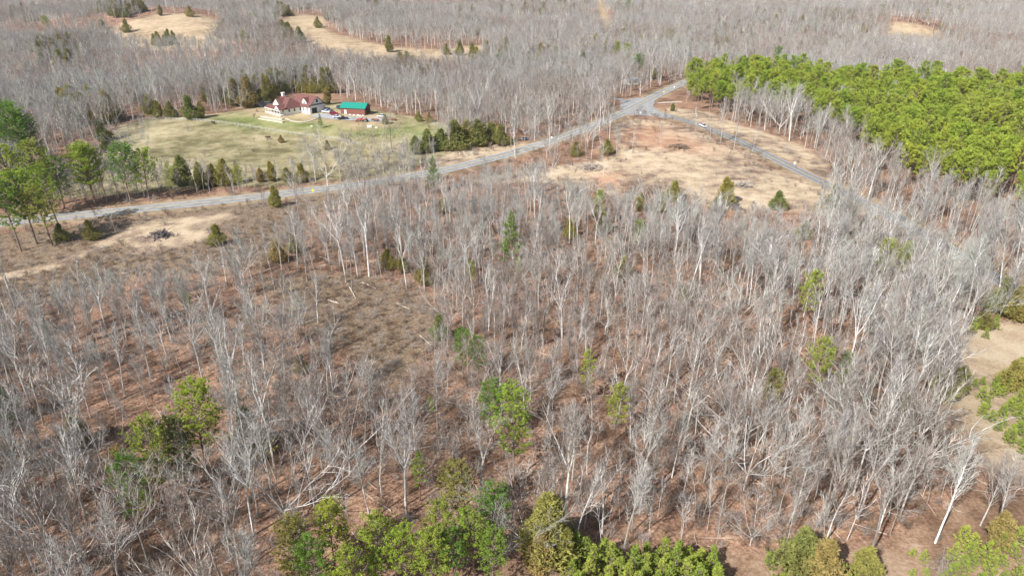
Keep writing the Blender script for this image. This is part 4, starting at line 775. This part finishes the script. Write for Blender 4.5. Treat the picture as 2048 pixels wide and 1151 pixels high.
PILES = [('log_pile', (323, 473), 26, 13, 90, DEADD, 'burnt dark brush pile on the pale dirt at left'), ('log_pile', (1360, 297), 34, 5, 70, M('dark_cut_wood', (.20, .15, .11), .9, .3, 2.), 'dark row of pushed-up logs on the orange ground'), ('log_pile', (1180, 337), 44, 6, 110, GREYW, 'long grey pile of cut logs left of the lone thin tree'), ('log_pile', (1487, 373), 24, 8, 70, GREYW, 'grey brush pile beside the broad yellowish cedar'), ('log_pile', (1905, 612), 24, 10, 70, PINKW, 'orange pile of cut wood under the trees at right'), ('log_pile', (1470, 418), 14, 5, 30, DEADD, 'small dark pile below the broad yellowish cedar')]
for nm, (px, py), wpx, hpx, cnt, mat, lab in PILES:
    x, y = gp(px, py); x2, y2 = gp(px + wpx, py); hw = math.hypot(x2 - x, y2 - y) ; rg = random.Random(lab); t = thing(nm, lab, 'log pile', (x, y, H(x, y)), 0)
    ln = [MB() for _ in range(4)]; dep = hw * .55; base_meshes = []
    for k in range(4):
        m_ = MB(); L_ = (3.2, 2.4, 4.2, 1.8)[k]; m_.tube([Vector((-L_ / 2, 0, 0)), Vector((0, .1, .06)), Vector((L_ / 2, 0, 0))], [.17, .15, .08], 5, 0, True); base_meshes.append(m_.mesh('log', mat))
    for k in range(cnt):
        u_, v_ = rg.gauss(0, .4), rg.gauss(0, .4); hz = max(0, 1 - (u_ * u_ + v_ * v_) * 1.1) * 1.9
        o = obj('log', base_meshes[k % 4], t); o.location = (u_ * hw, v_ * dep, .12 + rg.random() * hz); o.rotation_euler = (rg.gauss(0, .3), rg.gauss(0, .35), rg.uniform(0, 6.28)); sc_ = rg.uniform(.6, 1.15); o.scale = (sc_, sc_, sc_)

# ------------------------------------------------------------------ house
WALL = M('white_siding', (.80, .80, .78), .6, .04, 3.); ROOF = M('red_brown_shingles', (.155, .062, .052), .8, .14, 2.5, .2); TRIM = M('dark_trim', (.05, .05, .055), .5); GLASS = M('dark_glass', (.03, .045, .06), .1)
WTRIM = M('white_trim', (.85, .85, .83), .5); DOORD = M('dark_doorway', (.02, .02, .022), .6); STONE = M('field_stone', (.50, .44, .36), .9, .25, 1.5); WOODP = M('pale_timber', (.60, .53, .43), .8, .12, 2.)
hx, hy = gp(600, 223); hz = H(hx, hy)
house = thing('house', 'white house with red brown roof, porch, dormers and garage above the pasture', 'house', (hx, hy, hz))
def TF(o, ax):   # frame: origin o, x-axis direction ax (unit, in plan)
    a = Vector((ax[0], ax[1])).normalized(); return Matrix(((a.x, -a.y, 0, o[0]), (a.y, a.x, 0, o[1]), (0, 0, 1, 0), (0, 0, 0, 1)))
def gable_wing(T, Lx, Dy, wh, rise, ov=.6, hip=0., gables=(1, 1)):
    """ridge along local x; returns wall, roof parts"""
    w = MB(); w.prism([(0, -1.2), (Dy, -1.2), (Dy, wh), (Dy / 2, wh + rise - .12) if not hip else (Dy * .75, wh), (0, wh)], 0, Lx, 0, T @ Matrix(((0, 1, 0, 0), (1, 0, 0, 0), (0, 0, 1, 0), (0, 0, 0, 1))))
    r = MB(); k = ov * rise / (Dy / 2); e = wh - k; P = lambda x, y, z: tuple(T @ Vector((x, y, z))); th = .22
    h0 = hip; A0, A1, A2, A3 = P(-ov, -ov, e), P(Lx + ov, -ov, e), P(Lx + ov - h0, Dy / 2, wh + rise), P(-ov + h0, Dy / 2, wh + rise); B0, B1 = P(-ov, Dy + ov, e), P(Lx + ov, Dy + ov, e)
    r.poly([A0, A1, A2, A3]); r.poly([B1, B0, A3, A2])
    if hip: r.tri(B0, A0, A3); r.tri(A1, B1, A2)
    me = r.mesh('roof', ROOF); w.build('wall', WALL, house); o = obj('roof', me, house); m = o.modifiers.new('thickness', 'SOLIDIFY'); m.thickness = .22; m.offset = 0; return o
T2 = TF((7.8, -7.5), (-.82, .57))          # garage wing: starts at its near right corner, runs left
# wing 2 local: x along wing (to the left/back), local y = rotated +90 -> towards (-.57,-.82): use negative depth
T2 = TF((7.8 + .57 * 11, -7.5 + .82 * 11), (-.82, .57))      # origin at far right corner, y points to the viewer
gable_wing(T2, 15, 11, 4.2, 4.6)
T1 = TF((-4.7 + .7 * 11, -11.7 + .71 * 11 + 2), (-.71, .7))
T1 = Matrix.Translation((0, 0, -.006)) @ T1
roof1 = gable_wing(T1, 16, 11, 3.7, 4.3, hip=4.2)
def plate(T, x0, x1, y0, y1, z0, z1, name, m, parent=house): mb = MB(); mb.box(x0, x1, y0, y1, z0, z1, 0, T); return mb.build(name, m, parent)
def window(T, x, y, z, w, h, facing='y'):
    """frame with pane on a wall; facing y: wall normal is local +y, x: local -x"""
    if facing == 'y': f_ = plate(T, x - w / 2 - .12, x + w / 2 + .12, y, y + .08, z - .12, z + h + .12, 'window', WTRIM); plate(T, x - w / 2, x + w / 2, y + .081, y + .11, z, z + h, 'pane', GLASS, f_)
    else: f_ = plate(T, y - .08, y, x - w / 2 - .12, x + w / 2 + .12, z - .12, z + h + .12, 'window', WTRIM); plate(T, y - .11, y - .081, x - w / 2, x + w / 2, z, z + h, 'pane', GLASS, f_)
# garage gable end (local x = 0), long side (local y = 11)
plate(T2, -.06, -.003, 6.2, 9.6, 0, 3.0, 'garage_doorway', DOORD); plate(T2, -.06, -.003, 1.6, 5.0, 0, 2.9, 'garage_doorway', WTRIM); window(T2, 5.5, 0, 5.6, 1.3, 1.6, 'x')  # first panel paints the dark of the open garage in flat near-black
plate(T2, -.55, -.01, -.3, 11.3, 4.35, 4.75, 'trim', TRIM)
for x in (2.2, 5.4): window(T2, x, 11, 1.5, .9, 1.7)
for x in (3.4, 8.6): window(T1, 0, 0, 0, .01, .01) if False else None
for y_ in (2.2, 5.8, 9.): window(T1, y_, 0, 1.4, .9, 1.5, 'x')
for x in (3, 6.5, 10, 13.5): window(T1, x, 11, 1., 1.2, 1.9)
def dormer(T, x, y, z, w=2.6, d=4., h=2.2, ri=1.2, nm='dormer'):
    """small gabled dormer looking along local +y, front at y"""
    mb = MB(); mb.prism([(x - w / 2, z), (x + w / 2, z), (x + w / 2, z + h), (x, z + h + ri - .08), (x - w / 2, z + h)], y - d, y, 0, T); dm = mb.build(nm, WALL, house)
    r = MB(); ov = .3; e = z + h - ov * ri / (w / 2); P = lambda a, b, c: tuple(T @ Vector((a, b, c)))
    r.poly([P(x - w / 2 - ov, y + ov, e), P(x, y + ov, z + h + ri), P(x, y - d - 1, z + h + ri), P(x - w / 2 - ov, y - d - 1, e)]); r.poly([P(x, y + ov, z + h + ri), P(x + w / 2 + ov, y + ov, e), P(x + w / 2 + ov, y - d - 1, e), P(x, y - d - 1, z + h + ri)])
    o = obj('roof', r.mesh('roof', ROOF), dm); m = o.modifiers.new('thickness', 'SOLIDIFY'); m.thickness = .12
    if w < 4: q = MB(); q.box(x - .45, x + .45, y + .003, y + .06, z + .9, z + 2.0, 0, T); q.build('pane', GLASS, dm)
dormer(T2, 5.0, 10.2, 4.2, 3.6, 4.2, 2.2, 1.7)
dormer(T1, 9.0, 11.4, 3.7, 9.0, 6.5, .3, 3.7, 'front_gable')
dormer(T1, 3.4, 14.4, 2.8, 6.4, 4.0, .25, 2.2, 'porch_gable')
# porch along the front left side of wing 1
mb = MB(); P = lambda a, b, c: tuple(T1 @ Vector((a, b, c))); mb.poly([P(-.8, 10.9, 3.8), P(-.8, 14.8, 2.75), P(16.8, 14.8, 2.75), P(16.8, 10.9, 3.8)]); mb.poly([P(16.81, 14.8, 2.75), P(18.6, 12, 2.75), P(18.6, 0, 2.75), P(16.4, 1, 3.7), P(16.4, 10.9, 3.8)])
o = mb.build('porch_roof', ROOF, house); m = o.modifiers.new('thickness', 'SOLIDIFY'); m.thickness = .2
for a in (0, 3.3, 6.6, 9.9, 13.2, 16.5): plate(T1, a - .14, a + .14, 14.3, 14.58, -1, 2.6, 'porch_post', WTRIM)
plate(T1, -.4, 16.9, 11.01, 14.8, -1, .18, 'porch_floor', CONC); plate(T1, -.9, 16.9, 14.55, 14.75, 2.35, 2.66, 'porch_beam', WTRIM)
mb = MB(); mb.box(11.4, 13.0, 4.2, 5.6, 6.0, 9.6, 0, T1); mb.box(11.25, 13.15, 4.05, 5.75, 9.6, 9.85, 0, T1); mb.build('chimney', WTRIM, house)
# barn
bx, by = gp(706, 229); BT = TF((bx, by), (.97, -.2)); RED = M('red_brown_boards', (.20, .075, .055), .8, .15, 2.); GRN = M('green_metal_roof', (.015, .25, .19), .45, .05, 1.)
barn = thing('barn', 'red brown barn with green metal roof and white door beside the house', 'barn', (bx, by, H(bx, by)), math.atan2(-.2, .97))
I4 = Matrix.Identity(4); mb = MB(); mb.prism([(0, -1), (8, -1), (8, 3.6), (4, 5.6), (0, 3.6)], -7, 7, 0, Matrix(((0, 1, 0, 0), (1, 0, 0, 0), (0, 0, 1, 0), (0, 0, 0, 1)))); mb.build('wall', RED, barn)
mb = MB(); mb.poly([(-7.5, -.5, 3.4), (7.5, -.5, 3.4), (7.5, 4, 5.78), (-7.5, 4, 5.78)]); mb.poly([(7.5, 8.5, 3.4), (-7.5, 8.5, 3.4), (-7.5, 4, 5.78), (7.5, 4, 5.78)]); o = mb.build('roof', GRN, barn); m = o.modifiers.new('thickness', 'SOLIDIFY'); m.thickness = .15
mb = MB(); mb.box(-4.9, -3.7, -.08, -.003, 0, 2.3); mb.build('door', WTRIM, barn)
mb = MB(); mb.box(7.003, 7.08, 2, 6, 0, 3.1); mb.build('barn_door', DOORD, barn)
for k, x in enumerate((-1, 1.5, 3.6, 5, 6.4)):
    mb = MB(); rg = random.Random(k); mb.tube([Vector((0, 0, -.1)), Vector((0, 0, .25)), Vector((0, 0, .5 + .1 * k % .3))], [.55, .6, .25], 7, 0, True)
    w_ = BT @ Vector((x, -1.6 - .3 * (k % 2), 0)); mb.build('boulder', WTRIM, label='pale rock along the barn front, %s from the left' % ('first', 'second', 'third', 'fourth', 'fifth')[k], cat='rock', group='pale rocks along the barn', loc=(w_.x, w_.y, H(w_.x, w_.y)))
mb = MB(); mb.box(-3.5, 3.5, -2, 2, 0, 2.4); mb.prism([(-3.7, 2.4), (3.7, 2.4), (3.2, 2.75), (-3.2, 2.75)], -2.2, 2.2); x, y = gp(530, 213)
sh = thing('shed', 'low dark shed at the left end of the house', 'shed', (x, y, H(x, y)), .2); mb.build('body', M('dark_blue_grey', (.07, .09, .11), .6), sh)
mb = MB(); mb.prism([(-3.9, 2.76), (3.9, 2.76), (0, 3.2)], -2.4, 2.4); mb.build('roof', M('dark_roof', (.12, .13, .14), .6), sh)
# drive and parking
dr = [gp(*p) for p in [(632, 229), (668, 233), (700, 236), (745, 238), (775, 240)]]
strip(smooth(dr, 6), [-5.5, 0, 4.5], .10, M('gravel_drive', (.36, .36, .37), .95, .15, 1.), 'driveway', kind='structure')
# stone wall, timbers, fence
sp_ = smooth([gp(*p) for p in [(572, 238), (585, 243), (602, 245), (618, 243), (632, 238)]], 9)
sw = thing('stone_wall', 'low curved wall of pale stones below the lawn of the house', 'stone wall', (*sp_[18], H(*sp_[18])))
bm_ = []
for k in range(4):
    mb = MB(); rg = random.Random(k); mb.tube([Vector((0, 0, -.15)), Vector((0, 0, .3)), Vector((0, 0, .62))], [.42, .5 + .08 * k, .25], 6, 0, True); bm_.append(mb.mesh('stone', STONE))
for k, (x, y) in enumerate(sp_):
    o = obj('stone', bm_[k % 4], sw); o.location = (x - sp_[18][0], y - sp_[18][1], H(x, y) - H(*sp_[18])); o.rotation_euler = (0, 0, k * 1.7); o.scale = (1, .9, .7 + .3 * (k % 3) / 2)
for (a, b, lab) in (((517, 238), (565, 246), 'long pale timber bed nearest the fence on the lawn'), ((521, 233.5), (564, 240), 'long pale timber bed behind the other on the lawn')):
    p, q = Vector(gp(*a)), Vector(gp(*b)); d = (q - p); L_ = d.length; t = thing('planter_bed', lab, 'raised bed', (p.x, p.y, H(p.x, p.y)), math.atan2(d.y, d.x), 'long timber beds on the lawn')
    for y_ in (0, 1.7): mb = MB(); mb.box(0, L_, y_ - .12, y_ + .12, -.4, .5); mb.build('side_board', WOODP, t)
    for x_ in (0.01, L_ - .21): mb = MB(); mb.box(x_, x_ + .2, .125, 1.575, -.4, .49); mb.build('end_board', WOODP, t)
    mb = MB(); mb.box(.215, L_ - .215, .125, 1.575, -.4, .35); mb.build('soil', M('bed_soil', (.22, .17, .13), .95, .2, 1.), t)
fp = smooth([gp(*p) for p in [(262, 243), (300, 239), (360, 240), (420, 244), (470, 250), (539, 261), (600, 270), (640, 275), (680, 281), (722, 291)]], 3)
fl = [fp[0]]; acc = 0
tot = 0
for a, b in zip(fp[:-1], fp[1:]):
    seg_ = math.dist(a, b); nn = max(1, round(seg_ / 2.5))
    for k in range(1, nn + 1): fl.append((a[0] + (b[0] - a[0]) * k / nn, a[1] + (b[1] - a[1]) * k / nn))
FENCEM = M('weathered_white_rail', (.52, .50, .46), .8)
fence = thing('fence', 'long white rail fence curving across the pasture below the house', 'fence', (*fl[0], H(*fl[0])))
FO = Vector((*fl[0], H(*fl[0]))); post = MB(); post.box(-.06, .06, -.06, .06, -.4, 1.35); pm = post.mesh('post', FENCEM)
for (x, y) in fl: o = obj('post', pm, fence); o.location = Vector((x, y, H(x, y))) - FO
for z_ in (.35, .75, 1.15):
    mb = MB()
    mb.tube([Vector((x, y, H(x, y) + z_)) - FO for x, y in fl], [.05] * len(fl), 4); mb.build('rail', FENCEM, fence)

# ------------------------------------------------------------------ vehicles and yard things
TYRE = M('tyre', (.02, .02, .02), .8); RIMM = M('wheel_rim', (.5, .5, .52), .4, metal=.6); LAMPM = M('lamp_glass', (.8, .8, .75), .2); TAIL = M('tail_lamp', (.45, .02, .02), .3)
def wheel(t, x, y, r=.36, w=.26):
    mb = MB(); mb.cyl((0, 0, 0), (0, 1, 0), r, w, 16); o = mb.build('wheel', TYRE, t); o.location = (x, y, r); mb = MB(); mb.cyl((0, 0, 0), (0, 1, 0), r * .55, w + .03, 12); mb.build('rim', RIMM, o)
def car(px, py, rz, paint, label, kind='car', cat='car', group=None):
    x, y = gp(px, py); t = thing({'pickup': 'pickup_truck', 'suv': 'parked_car', 'car': 'parked_car'}[kind], label, cat, (x, y, H(x, y) + .12), rz, group); P_ = M('paint', paint, .3)
    if kind == 'pickup':
        body = [(-2.75, .45), (-2.75, 1.08), (-.75, 1.12), (.9, 1.12), (2.5, 1.02), (2.75, .85), (2.75, .45)]; cab = [(-.85, 1.12), (-.75, 1.8), (.45, 1.82), (1.15, 1.12)]; L_ = 1.75
    elif kind == 'suv':
        body = [(-2.35, .4), (-2.4, 1.05), (1.1, 1.1), (2.2, .95), (2.4, .7), (2.4, .4)]; cab = [(-2.3, 1.06), (-2.05, 1.72), (.35, 1.75), (1.15, 1.1)]; L_ = 1.5
    else:
        body = [(-2.25, .35), (-2.3, .9), (-1.6, .98), (1.0, .95), (2.1, .8), (2.3, .6), (2.3, .35)]; cab = [(-1.7, .97), (-1.05, 1.42), (.2, 1.45), (1.05, .95)]; L_ = 1.4
    def bev(o, w_=.06): m = o.modifiers.new('edge', 'BEVEL'); m.width = w_; m.segments = 2; return o
    mb = MB(); mb.prism(body, -.95, .95); bev(mb.build('body', P_, t))
    mb = MB(); mb.prism([(a, b) for a, b in cab], -.82, .82); bev(mb.build('glasshouse', GLASS, t))
    mx_ = max(b for a, b in cab); r0_ = [a for a, b in cab if b > 1.3]; mb = MB(); mb.box(min(r0_) - .03, max(r0_) + .03, -.83, .83, mx_ - .06, mx_ + .03); bev(mb.build('roof', P_, t), .02)
    if kind == 'pickup': mb = MB(); mb.box(-2.6, -.95, -.78, .78, 1.09, 1.125); mb.build('load_bed', TRIM, t)
    for x_ in (-L_, L_):
        for y_ in (-.86, .86): wheel(t, x_, y_)
    for y_ in (-.7, .7):
        mb = MB(); mb.box(body[-1][0] - .02, body[-1][0] + .03, y_ - .17, y_ + .17, .62, .8); mb.build('headlight', LAMPM, t); mb = MB(); mb.box(body[0][0] - .05, body[0][0] + .01, y_ - .14, y_ + .14, .7, .95); mb.build('tail_light', TAIL, t)
    return t
WHT, BLK, REDC = (.80, .80, .80), (.02, .025, .03), (.35, .015, .04)
car(1406, 254, math.atan2(*(np.array(gp(1450, 270)) - np.array(gp(1400, 250)))[::-1]) + math.pi, WHT, 'white pickup driving on the side road towards the junction', 'pickup', 'pickup')
car(653, 226, R(-30), (.75, .77, .8), 'white pickup parked nearest the garage', 'pickup', 'pickup'); car(668, 229.5, R(15), REDC, 'dark red car parked between the white pickup and white car', 'suv'); car(674, 236, R(20), WHT, 'white car parked left of the black pickup', 'car'); car(686, 239, R(15), BLK, 'black pickup parked on the drive below the barn', 'pickup', 'pickup')
car(657, 222, R(-30), (.10, .13, .17), 'dark blue car parked behind the white pickup at the garage', 'suv'); car(765, 235, R(-15), WHT, 'white pickup parked at the wood edge right of the barn', 'pickup', 'pickup'); car(1032, 283, R(25), BLK, 'dark car half hidden by trees at the roadside, left', 'suv'); car(1052, 280, R(25), (.12, .14, .17), 'grey car half hidden by trees at the roadside, right', 'car'); car(680, 217, R(70), (.02, .12, .14), 'teal dark car standing between house and barn', 'suv')
car(1795, 437, R(-40), (.06, .09, .13), 'dark blue car seen through twigs on the side road', 'car')
def tractor(px, py, rz, label):
    x, y = gp(px, py); t = thing('tractor', label, 'tractor', (x, y, H(x, y)), rz); O = M('orange_paint', (.65, .10, .04), .4)
    mb = MB(); mb.prism([(-.6, .9), (1.9, .9), (1.95, 1.35), (1.6, 1.55), (-.1, 1.6), (-.6, 1.2)], -.4, .4); mb.build('body', O, t)
    for x_, y_, r_ in ((-.6, -.85, .75), (-.6, .85, .75), (1.5, -.7, .45), (1.5, .7, .45)): wheel(t, x_, y_, r_, .4)
    mb = MB(); mb.box(-.95, -.2, -.3, .3, 1.3, 1.5); mb.box(-1., -.85, -.3, .3, 1.5, 1.95); mb.build('seat', TRIM, t)
    for y_ in (-.62, .62): mb = MB(); mb.tube([Vector((0, y_, 1.3)), Vector((1.9, y_, 1.2)), Vector((2.7, y_, .5))], [.09] * 3, 6); mb.build('loader_arm', O, t)
    mb = MB(); mb.prism([(2.6, .2), (3.4, .15), (3.3, .3), (2.8, .4), (2.75, .9), (2.6, .9)], -.95, .95); mb.build('bucket', O, t)
    mb = MB(); mb.tube([Vector((-.9, -.5, 1.3)), Vector((-.9, -.5, 2.6)), Vector((-.9, .5, 2.6)), Vector((-.9, .5, 1.3))], [.05] * 4, 5); mb.build('roll_bar', TRIM, t)
tractor(730, 243.5, R(170), 'orange tractor with loader on the grass below the barn'); tractor(722, 242.5, R(195), 'second orange tractor just left of and touching the first')
x, y = gp(354, 231); mb = MB(); mb.cyl((0, 0, 1.1), (0, 0, 1), .6, 2.2, 16); mb.cyl((0, 0, 2.28), (0, 0, 1), .5, .14, 16); mb.build('drum', M('blue_plastic', (.02, .16, .50), .4), label='bright blue drum standing among the cedars at the pasture corner', cat='drum', loc=(x, y, H(x, y)))
for px, py, s_, lab in ((739, 254.5, 1.0, 'white box lying on the grass below the tractors'), (753, 256, .6, 'smaller white box right of the first one on the grass'), (623, 253, .5, 'small pale box on the lawn below the stone wall')):
    x, y = gp(px, py); mb = MB(); mb.box(-1.1 * s_, 1.1 * s_, -.7 * s_, .7 * s_, 0, .8 * s_); mb.box(-1.15 * s_, 1.15 * s_, -.75 * s_, .75 * s_, .8 * s_, .9 * s_); mb.build('box', WTRIM, label=lab, cat='box', loc=(x, y, H(x, y)), rz=.3)
def cow(px, py, rz, label, m_):
    x, y = gp(px, py); t = thing('cow', label, 'cow', (x, y, H(x, y)), rz); mb = MB()
    mb.tube([Vector((-1.05, 0, 1.1)), Vector((-.8, 0, 1.1)), Vector((0, 0, 1.0)), Vector((.6, 0, 1.08)), Vector((.95, 0, 1.2)), Vector((1.3, 0, 1.1)), Vector((1.6, 0, .85))], [.2, .4, .46, .44, .28, .2, .12], 10, 0, True)
    for a in (-.8, .6):
        for b in (-.22, .22): mb.tube([Vector((a, b, .9)), Vector((a + .05, b, .45)), Vector((a, b, 0))], [.15, .09, .07], 6)
    mb.tube([Vector((-1.1, 0, 1.3)), Vector((-1.25, 0, .6))], [.04, .03], 4); mb.build('body', m_, t)
cow(537, 278, R(200), 'dark cow grazing in the pasture below the fence', M('dark_hide', (.06, .04, .03), .9)); cow(427, 248, R(160), 'dark cow standing beside the fence in the left pasture', bpy.data.materials['dark_hide'])
for px, py, lab in ((750, 242, 'rusty low trailer on the wood edge right of the tractors'), (785, 240.5, 'brown flat trailer beyond the white pickup at the wood edge')):
    x, y = gp(px, py); t = thing('trailer', lab, 'trailer', (x, y, H(x, y)), R(-20)); mb = MB(); mb.box(-2, 2, -.9, .9, .5, .7); mb.box(-2, 2, -.9, -.84, .7, 1.1); mb.box(-2, 2, .84, .9, .7, 1.1); mb.build('deck', M('rusty_brown', (.20, .09, .05), .8, .2), t); wheel(t, 0, -1.05, .35); wheel(t, 0, 1.05, .35); mb = MB(); mb.tube([Vector((2, 0, .55)), Vector((3.1, 0, .5))], [.06, .05], 6); mb.build('drawbar', TRIM, t)
# white cottage and trailers glimpsed through far woods
def cottage(px, py, w_, d_, h_, lab, rz=0.):
    x, y = gp(px, py); t = thing('cottage', lab, 'cottage', (x, y, H(x, y)), rz); mb = MB(); mb.prism([(-d_ / 2, -.5), (d_ / 2, -.5), (d_ / 2, h_), (0, h_ + 1.4), (-d_ / 2, h_)], -w_ / 2, w_ / 2, 0, Matrix(((0, 1, 0, 0), (1, 0, 0, 0), (0, 0, 1, 0), (0, 0, 0, 1)))); mb.build('wall', WALL, t)
    mb = MB(); mb.poly([(-w_ / 2 - .3, -d_ / 2 - .4, h_ - .2), (w_ / 2 + .3, -d_ / 2 - .4, h_ - .2), (w_ / 2 + .3, 0, h_ + 1.55), (-w_ / 2 - .3, 0, h_ + 1.55)]); mb.poly([(w_ / 2 + .3, d_ / 2 + .4, h_ - .2), (-w_ / 2 - .3, d_ / 2 + .4, h_ - .2), (-w_ / 2 - .3, 0, h_ + 1.55), (w_ / 2 + .3, 0, h_ + 1.55)]); o = mb.build('roof', M('light_grey_roof', (.45, .46, .48), .6), t); m = o.modifiers.new('thickness', 'SOLIDIFY'); m.thickness = .12
    for x_ in (-w_ / 4, w_ / 4): mb = MB(); mb.box(x_ - .5, x_ + .5, -d_ / 2 - .05, -d_ / 2 - .003, 1., 2.1); mb.build('window', GLASS, t)
cottage(1262, 168, 9, 6, 3, 'small white cottage half hidden by twigs above the junction', .3); cottage(1838, 150, 12, 6, 3, 'white cottage left of another beyond the plantation'); cottage(1880, 148, 12, 6, 3, 'white cottage right of another beyond the plantation'); cottage(1675, 208, 6, 5, 2.8, 'tiny white cottage glimpsed between the plantation pines')
# road furniture
def sign(px, py, m_, lab, shape='diamond', s_=.45):
    x, y = gp(px, py); t = thing('road_sign', lab, 'road sign', (x, y, H(x, y)), R(-20) ); mb = MB(); mb.box(-.04, .04, -.03, .03, 0, 2.3); mb.build('post', RIMM, t); mb = MB()
    pr = [(0, 1.5), (s_ * 1.3, 1.5 + s_ * 1.3), (0, 1.5 + s_ * 2.6), (-s_ * 1.3, 1.5 + s_ * 1.3)] if shape == 'diamond' else [(-s_, 1.5), (s_, 1.5), (s_, 2.4), (-s_, 2.4)]; mb.prism(pr, -.07, -.035); mb.build('plate', m_, t)
sign(627, 391, M('yellow_sign', (.85, .65, .05), .5), 'yellow diamond warning sign beside the main road left of centre'); sign(1348, 180, WTRIM, 'small white sign on the verge above the junction', 'sq', .3); sign(1327, 190, M('yellow_sign', (.85, .65, .05), .5), 'yellow sign on the verge just above the junction'); sign(1280, 232, WTRIM, 'small white sign on the corner below the junction', 'sq', .3); sign(1103, 283, WTRIM, 'small white sign along the main road near the parked cars', 'sq', .35)
sign(1588, 335, WTRIM, 'white leaning sign on the bank above the side road', 'sq', .35)
POLE = M('grey_pole_wood', (.30, .26, .22), .9, .15, 1.)
for px, py, h_, lab in ((1239, 238, 10, 'wooden utility pole at the road bend left of the junction'), (1022, 300, 10, 'wooden utility pole by the parked cars on the main road'), (470, 392, 9, 'wooden utility pole on the far verge below the pasture')):
    x, y = gp(px, py); t = thing('utility_pole', lab, 'utility pole', (x, y, H(x, y)), R(60)); mb = MB(); mb.tube([Vector((0, 0, -.5)), Vector((0, 0, h_))], [.16, .11], 8, 0, True); mb.build('pole', POLE, t); mb = MB(); mb.box(-1.1, 1.1, -.24, -.12, h_ - .8, h_ - .65); mb.build('crossarm', POLE, t)
    for x_ in (-.95, 0, .95): mb = MB(); mb.cyl((x_, -.18, h_ - .57), (0, 0, 1), .05, .15, 8); mb.build('insulator', WTRIM, t)
WEAR = M('worn_asphalt', (.24, .235, .23), .85, .3, .4)
for o in (-2.5, -1.0, 1.0, 2.5): strip(ML, [o - .28, o + .28], .1465, WEAR, 'wheel_track', road)
g0, g1 = gp(1316, 206), gp(1364, 204); d = Vector(g1) - Vector(g0)
strip([(g0[0] + d.x * k / 8, g0[1] + d.y * k / 8) for k in range(9)], [-1.2, 1.2], .1, CONC, 'concrete_apron', kind='structure')

# ------------------------------------------------------------------ air
mb = MB(); mb.box(-5400, 5400, -5400, 5400, -60, 140); hz_ = mb.build('haze', None if False else bpy.data.materials.new('haze'), label='thin pale winter haze over the land', cat='haze', kind='stuff')
hm = bpy.data.materials['haze']; hm.use_nodes = True; n = hm.node_tree
for x in list(n.nodes): n.nodes.remove(x)
out = n.nodes.new('ShaderNodeOutputMaterial'); pv = n.nodes.new('ShaderNodeVolumePrincipled'); pv.inputs['Color'].default_value = (.86, .90, 1, 1); pv.inputs['Density'].default_value = HAZE; pv.inputs['Anisotropy'].default_value = .3; n.links.new(pv.outputs[0], out.inputs['Volume'])
